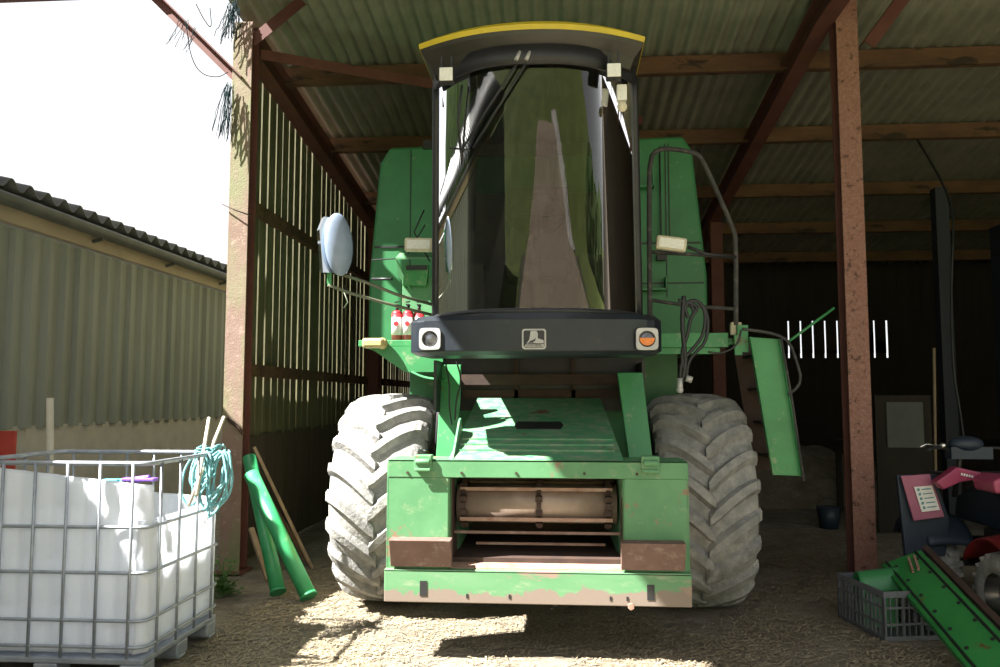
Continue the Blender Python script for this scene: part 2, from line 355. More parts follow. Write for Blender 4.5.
for y in PY:
    zb = zr(y) + .26
    tag(obj('timber_purlin', MB().box((-2.5 if 6.02 < y < 7.2 else XL-.0 if y < 7 else XL-.1, y-.05, zb-.04), (9.6, y+.05, zb+.15)), 'timber', bevel=.006),
        PLAB.get(y, {3.1: 'timber purlin at the front edge of the added shade canopy', 4.6: 'second timber purlin from the added shade canopy front edge', 6.6: 'timber purlin of the added shade canopy just in front of the posts', 13.9: 'timber purlin in the dark, second from the back wall', 15.6: 'timber purlin nearest the dark back wall'}.get(y, '')), 'beam', 'timber purlins under the roof sheets')
# corrugated roof; bays forward of the posts are an unseen canopy added for shade
r = MB()
pitch = .146
for x0, x1, ya, yb_, n in ((-3.06, 9.7, 2.2, 6.02, 2), (-3.0, 9.7, 6.02, 7.22, 2), (-3.22, 9.7, 7.22, 16.8, 12)):
    r.grid(lambda u, v: Vector((x0+(x1-x0)*u, ya+(yb_-ya)*v, zr(ya+(yb_-ya)*v) + .26 + .17 + .026*(1+math.cos(2*PI*(x0+(x1-x0)*u)/pitch)))), int((x1-x0)/pitch*8), n)
struct(obj('ceiling', r, 'sheet', solid=.008))
# left wall: upright boards with open gaps
b = MB(); y = 7.5; i = 0
rnd = random.Random(3)
while y < 16.5:
    wdt = .185 + rnd.uniform(-.012, .012); t = .02
    gap = .022 + rnd.uniform(-.008, .014)
    if i == 8: gap = .05
    zt = zr(y) + .24
    x = XL-.125 + rnd.uniform(-.006, .006)
    b.box((x, y, .05), (x+t, y+wdt, zt))
    y += wdt + gap; i += 1
struct(obj('wall_left', b, 'board'))
b = MB(); y = 7.5
while y < 16.4: b.box((XL-.095+rnd.uniform(-.004, .004), y, .0), (XL-.075, y+.145, 1.22+rnd.uniform(-.03, .03))); y += .15
struct(obj('trim_1', b, 'lowboard'))
def zat(px, py): return atx(px, py, XL).z
for k, (za, zb_) in enumerate(((zat(256, 205), zat(365, 276)), (zat(256, 372), zat(385, 381)))):
    z0 = (za+zb_)/2
    struct(obj('trim_%d' % (k+2), MB().box((XL-.08, 7.45, z0-.06), (XL-.01, 16.4, z0+.06)), 'timber'))
# back wall with a few open slits, right wall
b = MB(); x = XL
while x < 9.7:
    open_ = 4.3 < x < 6.5
    g_ = .03 if open_ else 0.0
    if open_:
        b.box((x, 16.5, 0), (x+.24, 16.53, 2.4)); b.box((x, 16.5, 3.15), (x+.24, 16.53, 4.4)); b.box((x, 16.52, 2.3), (x+.20, 16.55, 2.55+.5*rnd.random()*(x > 5.6)+.0)); b.box((x, 16.52, 2.5), (x+.205, 16.55, 3.3))
    else: b.box((x, 16.5, 0), (x+.237, 16.53, 4.4))
    x += .24
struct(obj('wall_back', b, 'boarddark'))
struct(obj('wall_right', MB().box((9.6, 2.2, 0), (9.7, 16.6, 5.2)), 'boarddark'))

# ---------------------------------------------------------------- neighbouring building on the left
BX = -4.72
s_ = abs(BX)/6.0
zg = 1.6 + (3.84-1.6)*s_; zc = 1.6 + (1.26-1.6)*s_
nb = thing('farm_building', 'long low farm building with grey green corrugated wall left of the shed', 'building', (BX-3, 17, 0))
b = MB()
def cl(u, v):
    y = -6 + 40*u; ph = (y/.235) % 1; q = 0 if ph < .5 else (.045 if .56 < ph < .94 else .02)
    return Vector((BX + q, y, zc + (zg-.30-zc)*v))
b.grid(cl, 2000, 1, False)
obj('corrugated_wall', b, 'cladding', nb)
pl = MB().box((BX-.2, -6, 0), (BX+.0, 34, zc+.02)); obj('block_plinth', pl, 'concrete', nb)
obj('timber_fascia', MB().box((BX-.02, -6, zg-.27), (BX+.05, 34, zg-.13)), 'fascia', nb)
b = MB()
def gu(u, v):
    a = PI + PI*v; return Vector((BX+.14+.075*math.cos(a), -6+40*u, zg-.08+.085*math.sin(a)))
b.grid(gu, 30, 10); obj('gutter', b, 'gutter', nb, solid=.006)
for k in range(16): obj('gutter_bracket', MB().bar((BX+.05, 4.6+k*1.5, zg-.2), (BX+.16, 4.6+k*1.5, zg-.17), .03, .03), 'gutter', nb)
b = MB()
def ro(u, v):
    y = -6 + 40*u; d = 5.5*v
    return Vector((BX+.16-d, y, zg + .02 + d*.22 + .045*math.cos(2*PI*y/.24)))
b.grid(ro, 1600, 1); obj('corrugated_roof', b, 'gutter', nb, solid=.01)

# ================================================================ COMBINE HARVESTER
CX = -.155
cb = thing('combine_harvester', 'big green combine harvester with yellow cab roof parked under the shed', 'combine harvester', (CX, 6.5, 0))
def U(u, y, z): return Vector((CX+u, y, z))
def part(name, mb, m, parent=None, **k): return obj(name, mb, m, parent or cb, **k)
# ---- front tyres
AY, AZ, R, TW = 6.5, .815, .82, .69
def tyre_bm(cu, R=R, TW=TW, nl=21, ay=AY, lugh=.055):
    mb = MB(); c = U(cu, ay, R-.005); hw = TW/2; Rc = R-lugh
    def drop(x): return .062*min(1, abs(x)/hw)**2.6*(R/.82)
    prof = [(-hw*.72, R*.45), (-hw*.93, R*.56), (-hw*1.0, R*.70), (-hw*.99, R*.82), (-hw*.95, Rc-.07), (-hw*.8, Rc-drop(hw*.8)), (-hw*.4, Rc-drop(hw*.4)), (0, Rc),
            (hw*.4, Rc-drop(hw*.4)), (hw*.8, Rc-drop(hw*.8)), (hw*.95, Rc-.07), (hw*.99, R*.82), (hw*1.0, R*.70), (hw*.93, R*.56), (hw*.72, R*.45)]
    mb.lathe(prof, c, 72)
    def surf(x, a, rr):
        return c + Vector((x, -rr*math.cos(a), rr*math.sin(a)))
    for sgn in (-1, 1):
        for i in range(nl):
            a0 = (i + (.5 if sgn > 0 else 0))*2*PI/nl
            secs = []
            NS = 9
            for k in range(NS+1):
                t = k/NS
                x = sgn*(hw*1.03 - t*(hw*1.03+.02))          # edge -> just past the centre
                a = a0 + .10 - .33*(t**1.35)*(R/.82 if R > .5 else 1)
                rb = Rc - .012 - drop(x) - (.03 if t < .1 else 0)
                rt_ = R - drop(x)*.9 - (.05 if k == 0 else .008 if k == 1 else 0)
                wb = (.062 + .02*t)/R; wt = (.030+.008*t)/R
                if k == NS: wt *= .6; wb *= .7
                secs.append([mb.bm.verts.new(surf(x, a-wb/1, rb)), mb.bm.verts.new(surf(x, a-wt, rt_)), mb.bm.verts.new(surf(x, a+wt, rt_)), mb.bm.verts.new(surf(x, a+wb, rb))])
            for A, B in zip(secs, secs[1:]):
                for q in range(3): mb.bm.faces.new((A[q], A[q+1], B[q+1], B[q]))
            mb.bm.faces.new(secs[0]); mb.bm.faces.new(secs[-1][::-1])
            # lug tail wrapped over the shoulder onto the side wall
            A = [surf(sgn*hw*1.03, a0+.10-.05, R-.11), surf(sgn*hw*1.03, a0+.10+.05, R-.11), surf(sgn*hw*1.02, a0+.10+.04, R*.76), surf(sgn*hw*1.02, a0+.10-.04, R*.76)]
            mb.prism(A, Vector((-sgn*.03, 0, 0)))
    return mb
for sgn in (-1, 1):
    ty = part('tyre', tyre_bm(sgn*1.20), 'tyre')
    rm = MB(); c = U(sgn*1.20, AY, AZ)
    rm.lathe([(-.26, .02), (-.26, .1), (-.12, .16), (-.12, .3), (-.27, .345), (-.27, .375), (0, .35), (.27, .375), (.27, .345), (.12*1, .3), (.12, .1), (.12, .02)], c, 40)
    obj('wheel_rim', rm, 'yellow', ty)
for sgn in (-1, 1):
    ty = part('tyre', tyre_bm(sgn*1.05, .52, .36, 18, 10.6, .035), 'tyre_dark')
    rm = MB(); rm.lathe([(-.12, .02), (-.12, .22), (0, .235), (.12, .22), (.12, .02)], U(sgn*1.05, 10.6, .515), 32); obj('wheel_rim', rm, 'yellow', ty)
part('axle', MB().box(U(-.95, 6.36, .66), U(.95, 6.64, .96)).cyl(U(-1.15, 6.5, .815), U(1.15, 6.5, .815), .11), 'green', bevel=.02)
part('rear_axle', MB().box(U(-.95, 10.5, .45), U(.95, 10.7, .62)), 'green', bevel=.01)
for sgn in (-1, 1): part('final_drive', MB().cyl(U(sgn*.92, 6.5, .815), U(sgn*.80, 6.5, .815), .24, seg=28), 'rustshade')
# ---- feeder front frame
FY = 5.0
fr = part('feeder_front_frame', MB().box(U(-.925, FY, 1.105), U(.925, FY+.02, 1.215)).box(U(-.925, FY, 1.20), U(.925, FY+.30, 1.215)), 'green_worn', bevel=.004)
for sgn in (-1, 1):
    a, b_ = sorted((sgn*.925, sgn*.545))
    pl_ = MB().box(U(a, FY+.004, .54), U(b_, FY+.018, 1.104)).box(U(sgn*.925-.006, FY+.004, .36), U(sgn*.925+.006, FY+.32, 1.2)).box(U(sgn*.545-.008, FY+.01, .55), U(sgn*.545+.008, FY+.50, 1.1))
    part('side_plate', pl_, 'green_worn', bevel=.002)
    # folded rusty guide shelf
    gx0, gx1 = (a, b_) if sgn < 0 else (a, b_)
    sh = MB()
    i0, i1 = (gx0+.03, gx1+.03) if sgn < 0 else (gx0-.03, gx1-.03)
    sh.prism([U(i0, FY+.0, .74), U(i0, FY-.10, .735), U(i0, FY-.035, .565), U(i0, FY-.0, .565)], (i1-i0, 0, 0))
    part('guide_shelf', sh, 'rustmid', bevel=.004)
    lk = MB().box(U(sgn*.70-.055, FY-.03, 1.155), U(sgn*.70+.055, FY+.05, 1.245)).box(U(sgn*.70-.05, FY-.045, 1.145), U(sgn*.70+.05, FY-.03, 1.165)).cyl(U(sgn*.70-.045, FY-.035, 1.205), U(sgn*.70+.045, FY-.035, 1.205), .018)
    part('latch_bracket', lk, 'green_worn', bevel=.006)
bm_ = MB().box(U(-.935, FY-.03, .35), U(.935, FY-.012, .545)).box(U(-.935, FY-.03, .53), U(.935, FY+.30, .548)).box(U(-.935, FY-.012, .35), U(.935, FY+.10, .365))
bb = part('bottom_beam', bm_, 'beam', bevel=.005)
for u, ww, hh, z in ((-.69, .022, .045, .435), (.69, .022, .045, .435), (-.42, .006, .012, .395), (-.16, .006, .012, .395), (.45, .006, .012, .395), (.55, .006, .012, .395)):
    obj('slot', MB().box(U(u-ww, FY-.034, z-hh), U(u+ww, FY-.029, z+hh)), 'black', bb)
obj('bolt', MB().cyl(U(.52+.05, FY-.05, .352), U(.52+.05, FY-.02, .352), .02, seg=6), 'rust', bb)
bt = MB()
for u in (-.80, -.46, -.12, .3, .62): bt.cyl(U(u, FY-.008, 1.135), U(u, FY+.003, 1.135), .009, seg=6)
obj('bolt', bt, 'rustshade', fr)
# mouth of the feeder house
part('feeder_mouth', MB().box(U(-.54, 5.1, .548), U(.54, 6.0, .60)).box(U(-.545, 5.1, .55), U(-.53, 6.0, 1.1)).box(U(.53, 5.1, .55), U(.545, 6.0, 1.1)).box(U(-.545, 5.95, .6), U(.545, 5.98, 1.1)).box(U(-.54, 5.2, 1.09), U(.54, 5.98, 1.10)), 'rustshade')
part('mouth_sill', MB().prism([U(-.53, 5.02, .552), U(-.53, 5.22, .60), U(-.53, 5.22, .56), U(-.53, 5.02, .54)], (1.06, 0, 0)).box(U(-.40, 5.30, .645), U(.44, 5.32, .66)), 'rust')
dr = part('feeder_drum', MB().cyl(U(-.515, 5.3, .915), U(.51, 5.3, .915), .125, seg=32), 'drum')
for u in (-.47, .015, .455):
    ch = MB(); n = 20
    for k in range(n):
        a = 2*PI*k/n; rr = .142
        c = U(u, 5.3-rr*math.cos(a), .915+rr*math.sin(a))
        ch.box(c-Vector((.022 if k % 2 else .014, .012, .018)), c+Vector((.022 if k % 2 else .014, .012, .018)), rot=Matrix.Rotation(a, 3, 'X'))
    obj('feeder_chain', ch, 'rustshade', dr)
for k in range(4):
    a = [-.62, .75, 2.2, 3.9][k]
    c = Vector((0, -.15*math.cos(a), .15*math.sin(a)))
    obj('chain_slat', MB().bar(U(-.49, 5.3, .915)+c, U(.48, 5.3, .915)+c, .03, .022), 'rust', dr)
part('drum_shield', MB().box(U(-.53, 5.44, .80), U(.53, 5.46, 1.09)).box(U(-.525, 5.14, .742), U(.525, 5.155, .758)), 'rustmid')
# feeder house top
FT = MB()
z0, z1 = 1.215, 1.60; y0, y1 = 5.03, 6.15
FT.prism([U(-.55, y0, z0), U(.545, y0, z0), U(.46, y1, z1), U(-.48, y1, z1)], (0, .0, -.02))
FT.prism([U(-.55, y0, z0-.02), U(-.48, y1, z1-.02), U(-.48, y1, .75), U(-.55, y0+.2, .55)], (.012, 0, 0))
FT.prism([U(.545, y0, z0-.02), U(.46, y1, z1-.02), U(.46, y1, .75), U(.545, y0+.2, .55)], (-.012, 0, 0))
fh = part('feeder_house', FT, 'green_dusty', bevel=.004)
def onft(u, t, h=.0): return U(u, y0+(y1-y0)*t, z0+(z1-z0)*t+h)
sl = MB(); 
pts = [(-.145, .44), (.155, .44), (.175, .50), (.155, .56), (-.145, .56), (-.165, .50)]
sl.prism([onft(u, t, .004) for u, t in pts], (0, 0, -.006)); obj('slot', sl, 'black', fh)
rb = MB()
for t in (.12, .2, .28): rb.bar(onft(-.5, t, .003), onft(.5, t, .003), .012, .012)
obj('rib', rb, 'green_dusty', fh)
gz = MB().prism([onft(-.53, .0, 0), onft(-.53, .42, 0), onft(-.53, .36, .11), onft(-.53, .30, .12)], (.012, 0, 0)); obj('side_gusset', gz, 'green_dusty', fh)
# upright lift arms either side
part('lift_arm', MB().prism([U(.56, 5.75, 1.78), U(.74, 5.75, 1.78), U(.79, 5.6, 1.12), U(.63, 5.6, 1.12)], (0, .05, 0)), 'green', bevel=.006)
part('lift_arm', MB().prism([U(-.70, 5.75, 1.84), U(-.56, 5.75, 1.84), U(-.57, 5.6, 1.12), U(-.72, 5.6, 1.12)], (0, .05, 0)), 'green', bevel=.006)
for sgn in (-1, 1): part('lift_cylinder', MB().cyl(U(sgn*.80, 6.2, .95), U(sgn*.72, 5.9, 1.6), .035), 'black')
# front of the threshing body, dark frame over the feeder
part('threshing_body', MB().box(U(-.78, 6.35, .85), U(.78, 10.6, 2.0)).box(U(-.75, 10.6, 1.1), U(.75, 12.4, 2.9)), 'green_tank', bevel=.03)
part('cross_member', MB().box(U(-.62, 6.14, 1.70), U(.62, 6.24, 1.78)).box(U(-.6, 6.2, 1.6), U(.6, 6.22, 1.66)).box(U(-.2, 6.2, 1.6), U(-.17, 6.24, 1.9)).box(U(.24, 6.2, 1.6), U(.27, 6.24, 1.9)), 'rustshade')
part('front_bulkhead', MB().box(U(-.8, 6.28, 1.5), U(.8, 6.34, 2.0)).box(U(-.72, 5.5, 1.5), U(-.70, 6.3, 1.86)).box(U(.74, 5.8, 1.5), U(.76, 6.3, 1.86)), 'black')
for sgn in (-1, 1): part('side_sheet', MB().box(U(min(sgn*.8, sgn*1.15), 6.9, 1.1), U(max(sgn*.8, sgn*1.15), 6.93, 2.0)), 'green_tank')
# ---- platform
DY = 6.15
part('cab_platform', MB().box(U(-1.42, DY, 2.0), U(1.46, 8.15, 2.05)), 'green', bevel=.005)
part('platform_skirt', MB().prism([U(-1.34, DY-.01, 2.0), U(-.75, DY-.01, 2.0), U(-.75, DY-.01, 1.80), U(-1.05, DY-.01, 1.80)], (0, .02, 0)), 'green')
part('platform_skirt', MB().box(U(.7, DY-.03, 1.98), U(1.42, DY-.01, 2.09)).box(U(.7, DY-.012, 1.93), U(1.36, DY+.01, 1.98)), 'green', bevel=.004)
part('platform_edge_light', MB().box(U(-1.37, DY-.10, 1.985), U(-1.20, DY+.02, 2.06)).ball(U(-1.22, DY-.05, 2.02), .045), 'yellowed', bevel=.02, label='cream rounded lamp at the platform edge')
part('marker_light', MB().box(aty(731, 335, 6.1)-Vector((0, 0, 0)), aty(742, 322, 6.1)+Vector((0, .05, 0))), 'cream', bevel=.01)
# ---- grain tank
TY = 7.2
gt = MB()
TK = 1.125
def tkb(mb):
    for v in mb.bm.verts: v.co = Vector((v.co.x*TK, v.co.y-TY+8.1, 1.6+(v.co.z-1.6)*TK))
    return mb
gt.prism([U(-1.60, TY, 2.05), U(-1.60, TY, 2.7), U(-1.51, TY, 3.78), U(-1.42, TY, 3.93), U(1.28, TY, 3.97), U(1.36, TY, 3.84), U(1.47, TY, 2.7), U(1.47, TY, 2.05)], (0, 3.0, 0))
tk = part('grain_tank', tkb(gt), 'green_tank', bevel=.03)
for q_ in (((-1.55, -.012, 2.98), (-.7, 0, 2.995)), ((-1.22, -.01, 2.05), (-1.212, 0, 3.9)), ((.72, -.012, 2.98), (1.42, 0, 2.995)), ((1.11, -.012, 2.5), (1.118, 0, 3.9)), ((1.14, -.012, 3.0), (1.148, 0, 3.9)), ((.72, -.012, 2.62), (1.44, 0, 2.63))):
    obj('panel_seam', tkb(MB().box(U(q_[0][0], TY+q_[0][1], q_[0][2]), U(q_[1][0], TY+q_[1][1], q_[1][2]))), 'black', tk)
for z, uu in ((3.48, .86), (2.55, .96)):
    sh = MB().box(U(uu-.14, TY-.13, z), U(uu+.14, TY, z+.015)).box(U(uu-.14, TY-.13, z), U(uu-.13, TY, z+.12)).box(U(uu+.13, TY-.13, z), U(uu+.14, TY, z+.12)); obj('step_shelf', tkb(sh), 'green', tk)
obj('latch', tkb(MB().box(U(-1.1, TY-.03, 3.9), U(-.9, TY+.02, 3.98)).cyl(U(-1.0, TY-.02, 3.95), U(-1.0, TY-.02, 4.06), .012)), 'black', tk)
part('warning_rod', tkb(MB().tube([U(1.06, TY-.06, 3.86), U(1.06, TY-.06, 2.85)], .008).box(U(1.02, TY-.09, 2.82), U(1.10, TY-.03, 2.88))), 'black')
# left side stowage box with sloping hood and open bin
lb = MB(); Y6 = 6.62
lb.box(U(-1.17, Y6, 2.05), U(-.88, Y6+.05, 2.62))
bk = part('side_locker', lb, 'green_worn', bevel=.004, label='pale sunlit locker panel behind the fire extinguishers')
hd = MB().prism([U(-1.20, Y6-.14, 2.76), U(-.9, Y6-.14, 2.76), U(-.9, Y6+.03, 2.83), U(-1.20, Y6+.03, 2.83)], (0, 0, -.015))
hd.prism([U(-1.20, Y6-.14, 2.75), U(-1.09, Y6, 2.48), U(-1.20, Y6+.02, 2.62)], (.01, 0, 0))
obj('hood', hd, 'green_worn', bk)
obj('bin', MB().prism([U(-1.13, Y6-.10, 2.70), U(-.93, Y6-.10, 2.70), U(-.96, Y6-.04, 2.54), U(-1.16, Y6-.04, 2.54)], (0, .05, 0)), 'green', bk)
obj('bin_opening', MB().prism([U(-1.12, Y6-.106, 2.70), U(-.94, Y6-.106, 2.70), U(-.945, Y6-.10, 2.66), U(-1.12, Y6-.10, 2.66)], (0, .004, 0)), 'black', bk)
part('bracket_rod', MB().tube([aty(372, 260, 6.9), aty(405, 258, 6.7), aty(425, 225, 6.2)], .006).tube([aty(372, 279, 6.9), aty(392, 279, 6.8)], .012), 'black')
# oblong cream indicators
def indic(px, py, y, name, ang):
    c = aty(px, py, y); t = part(name, MB().box(c-Vector((.105, .03, .05)), c+Vector((.105, .03, .05)), rot=Matrix.Rotation(ang, 3, 'Y')), 'cream', bevel=.015)
    obj('lens', MB().box(c-Vector((.085, .034, .033)), c+Vector((.085, -.028, .033)), rot=Matrix.Rotation(ang, 3, 'Y'), piv=c), 'lens', t)
indic(419, 245, 5.75, 'indicator_lamp', .03); indic(671, 244, 5.6, 'indicator_lamp', .14)
part('lamp_arm', MB().tube([aty(688, 247, 5.62), aty(706, 254, 5.65), aty(736, 257, 5.7)], .013), 'black')
part('lamp_arm', MB().tube([aty(430, 262, 5.8), aty(414, 232, 5.8), aty(424, 210, 5.8)], .006), 'black')
# ---- cab
def ws(u, v, off=0):                                   # windscreen surface: u -1..1 across, v 0..1 up
    hw = .655; x = hw*u
    sag = .36*(1-abs(u)**2.7); x = (.665-.04*v)*u
    y = 5.24 - sag - .29*v + off; z = 2.13 + 1.48*v
    return U(x, y, z)
g_ = MB(); g_.grid(lambda a, b_: ws(a*2-1, b_), 64, 24)
wsn = part('windscreen', g_, 'windscreen', solid=.0)
for (pa, r_) in (([ws(-1+2*k/40, 0) for k in range(41)], .022), ([ws(-1+2*k/40, 1) for k in range(41)], .03)): obj('seal', MB().tube(pa, r_), 'black', wsn)
for sgn in (-1, 1):
    p = MB(); N = 14
    def pf(a, b_, sgn=sgn):
        base = ws(sgn, b_); prof = [(0, 0), (.035, -.01), (.05, .03), (.04, .10), (0, .12)]
        k = int(round(a*4)); dx, dy = prof[k]; return base + Vector((sgn*(dx-.02), dy, 0))
    p.grid(pf, 4, N); part('cab_pillar', p, 'black', solid=.006)
# side glass, back wall, floor
for sgn in (-1, 1):
    part('side_window', MB().grid(lambda a, b_, sgn=sgn: U(sgn*(.67-.03*b_), 5.36+.76*a-.27*b_*(1-a), 2.15+1.46*b_), 2, 2), 'cabglass')
    part('rear_pillar', MB().box(U(sgn*.665-.03, 6.08, 2.1), U(sgn*.665+.03, 6.16, 3.64)), 'black', bevel=.01)
part('cab_rear_wall', MB().box(U(-.66, 6.15, 2.1), U(.66, 6.19, 3.2)).box(U(-.66, 6.15, 3.5), U(.66, 6.19, 3.64)).box(U(-.66, 6.15, 2.9), U(-.5, 6.19, 3.64)).box(U(.5, 6.15, 2.9), U(.66, 6.19, 3.64)), 'interior')
part('rear_window', MB().box(U(-.5, 6.165, 3.2), U(.5, 6.17, 3.5)), 'cabglass')
fl = MB()
poly = [ws(-1+2*k/24, 0) + Vector((0, .03, -.01)) for k in range(25)] + [U(.66, 6.18, 2.12), U(-.66, 6.18, 2.12)]
fl.prism(poly, (0, 0, -.06)); part('cab_floor', fl, 'interior')
# seat, steering column, levers
st = part('operator_seat', MB().box(U(-.24, 5.6, 2.45), U(.24, 6.0, 2.58)).box(U(-.23, 5.93, 2.55), U(.23, 6.06, 3.2)).box(U(-.12, 5.7, 2.1), U(.12, 5.95, 2.45)), 'seat', bevel=.04)
sw = MB(); c = U(0, 5.42, 2.85); rm_ = Matrix.Rotation(-.5, 3, 'X')
sw.tube([c + rm_ @ Vector((.19*math.cos(a*PI/12), .19*math.sin(a*PI/12), 0)) for a in range(24)], .014, closed=True).tube([c, U(0, 5.15, 2.14)], .03).tube([c-Vector((.18, 0, 0)), c+Vector((.18, 0, 0))], .012)
part('steering_wheel', sw, 'black')
part('control_console', MB().box(U(.3, 5.5, 2.12), U(.5, 6.0, 2.6)).tube([U(.4, 5.55, 2.6), U(.38, 5.5, 2.8)], .01).box(U(-.55, 5.3, 2.12), U(-.35, 5.7, 2.5)), 'interior', bevel=.02)
for sgn in (-1, 1): part('sun_visor', MB().box(U(sgn*.52-.06, 4.90, 3.44), U(sgn*.52+.06, 4.92, 3.60)), 'black')
# roof: yellow rim, black underside
def rimpt(t, inset=0, z=0, sc_=1.0):                    # outline of the roof, t 0..1 along the front curve from left to right
    u = -1+2*t; x = (.685-inset)*u; y = 4.72 - .18*(1-abs(u)**2.2)*sc_ + inset*.7
    return U(x-.012, y, 3.785 - .02*abs(u)**2 + z)
N = 40
front = [rimpt(k/N) for k in range(N+1)]
top = MB()
def roofshape(inset, dz, yb): return [rimpt(k/N, inset, dz) for k in range(N+1)] + [U(.675-inset, yb, 3.765+dz), U(-.697+inset, yb, 3.765+dz)]
def loft(mb, loops, cap=True):
    L = [[mb.bm.verts.new(p) for p in lp] for lp in loops]
    n = len(L[0])
    for A, B in zip(L, L[1:]):
        for i in range(n): f = mb.bm.faces.new((A[i], A[(i+1) % n], B[(i+1) % n], B[i]))
    if cap: mb.bm.faces.new(L[0][::-1]); mb.bm.faces.new(L[-1])
    return mb
yb = 6.35
loft(top, [roofshape(0, -.026, yb), roofshape(-.006, .004, yb), roofshape(.03, .03, yb), roofshape(.2, .07, yb)])
rfp = part('cab_roof', top, 'yellow')
un = MB()
loft(un, [roofshape(.003, -.024, yb), roofshape(.012, -.05, yb), roofshape(.06, -.11, yb), roofshape(.085, -.17, yb)])
obj('roof_underside', un, 'roofin', rfp)
vs = MB(); 
vs.grid(lambda a, b_: ws(a*2-1, 1-.02*b_) + Vector((0, -.035 - .02*b_, -.0 + (.06-.09*b_))), 40, 2)
obj('header_trim', vs, 'black', rfp, solid=.02)
# work lamps under the roof
for px, py in ((446, 74), (614, 70)):
    c = aty(px, py, 4.60)
    hs = part('work_lamp', MB().box(c-Vector((.045, .0, .045)), c+Vector((.045, .07, .045))), 'black', bevel=.008)
    obj('lens', MB().box(c-Vector((.04, .006, .04)), c+Vector((.04, .004, .04))), 'lens', hs, bevel=.004)
    obj('lamp_bracket', MB().box(c+Vector((-.035, .02, .045)), c+Vector((-.025, .05, .12))).box(c+Vector((.025, .02, .045)), c+Vector((.035, .05, .12))), 'black', hs)
c = aty(622, 92, 4.72); q = part('side_marker', MB().box(c-Vector((.03, .0, .05)), c+Vector((.03, .05, .05))), 'lens', bevel=.006)
obj('amber_lens', MB().ball(c+Vector((0, .0, -.09)), .03, (1, .7, 1.1)), 'cream', q)
# wipers
wp = MB()
for px0, px1 in ((519, 463), (528, 473)):
    a = aty(px0, 60, 4.54); 
    wp.tube([a, a.lerp(aty(px1, 150, 4.76), .5) + Vector((0, -.02, 0)), aty(px1, 148, 4.76)], .007)
wp.tube([aty(462, 85, 4.70), aty(458, 120, 4.76), aty(462, 165, 4.84)], .008).tube([aty(450, 148, 4.84), aty(470, 150, 4.78)], .006)
wo_ = part('wiper', wp, 'black')
for px0 in (516, 526):
    obj('pivot_sleeve', MB().cyl(aty(px0, 60, 4.53), aty(px0+4, 52, 4.55), .012), 'silver', wo_)
# ---- bumper console
def bump(z): 
    pts = []
    for k in range(33):
        u = -1+2*k/32; e = abs(u)
        pts.append(U(.785*u-.003, 4.93 - .10*(1-e**2.5) + (.08 if e > .99 else .02 if e > .93 else 0), z))
    return pts + [U(.75, 5.35, z), U(-.755, 5.35, z)]
bpm = MB(); 
def inset(loop, d): 
    c = U(0, 5.14, loop[0].z); return [Vector((c.x+(p.x-c.x)*(1-d/.78), c.y+(p.y-c.y)*(1-d/.3), p.z)) for p in loop]
loft(bpm, [inset(bump(1.862), .05), bump(1.885), bump(2.075), inset(bump(2.11), .04)])
bp_ = part('front_bumper', bpm, 'bumper', bevel=.006)
lg = MB()
loft(lg, [[ws(-1+2*k/32, 0, -.05)+Vector((0, 0, -.06)) for k in range(33)]+[U(.66, 5.4, 2.07), U(-.66, 5.4, 2.07)], [ws(-1+2*k/32, 0, -.03)+Vector((0, 0, -.01)) for k in range(33)]+[U(.66, 5.4, 2.12), U(-.66, 5.4, 2.12)]])
part('windscreen_ledge', lg, 'bumper')
for sgn, px in ((-1, 430), (1, 647)):
    c = aty(px, 339, 4.868 if sgn > 0 else 4.872)
    hl = obj('headlamp', MB().box(c-Vector((.072, .0, .072)), c+Vector((.072, .05, .072))), 'black', bp_, bevel=.02)
    fr_ = MB(); n = 40
    def sq(a, r0): 
        ca, sa = math.cos(a), math.sin(a); e = .35; return Vector((r0*math.copysign(abs(ca)**e, ca), 0, r0*math.copysign(abs(sa)**e, sa)))
    o_ = []
    L1 = [c+sq(2*PI*k/n, .068)+Vector((0, -.004, 0)) for k in range(n)]; L2 = [c+sq(2*PI*k/n, .066)+Vector((0, -.014, 0)) for k in range(n)]
    L3 = [c+Vector((.050*math.cos(2*PI*k/n), -.014, .050*math.sin(2*PI*k/n))) for k in range(n)]; L4 = [c+Vector((.048*math.cos(2*PI*k/n), .0, .048*math.sin(2*PI*k/n))) for k in range(n)]
    loft(fr_, [L1, L2, L3, L4], False)
    obj('headlamp_bezel', fr_, 'silver', bp_)
    if sgn < 0:
        obj('headlamp_lens', MB().ball(c+Vector((0, .008, 0)), .048, (1, .35, 1), 24), 'refl', bp_)
    else:
        obj('headlamp_lens', MB().ball(c+Vector((0, .008, 0)), .048, (1, .35, 1), 24), 'refl', bp_)
        am = MB(); am.grid(lambda a, b_: c + Vector((.046*b_*math.cos(PI+a*PI), -.012-.004*(1-b_), .046*b_*math.sin(PI+a*PI)+.006)), 16, 4); obj('amber_glass', am, 'amber', bp_, label='amber lower half of the right headlamp')
# badge: rounded silver plate with a leaping deer
c = aty(534, 339, 4.822)
def rsq(w_, h_, r_, y, n=8):
    P = []
    for cx_, cz_, a0 in ((w_-r_, h_-r_, 0), (-w_+r_, h_-r_, PI/2), (-w_+r_, -h_+r_, PI), (w_-r_, -h_+r_, 3*PI/2)):
        for k in range(n+1): a = a0 + k*PI/2/n; P.append(c+Vector((cx_+r_*math.cos(a), y, cz_+r_*math.sin(a))))
    return P
bd = obj('badge', MB().prism(rsq(.073, .062, .018, 0), (0, .03, 0)), 'silver', bp_, label='silver square badge with a leaping deer')
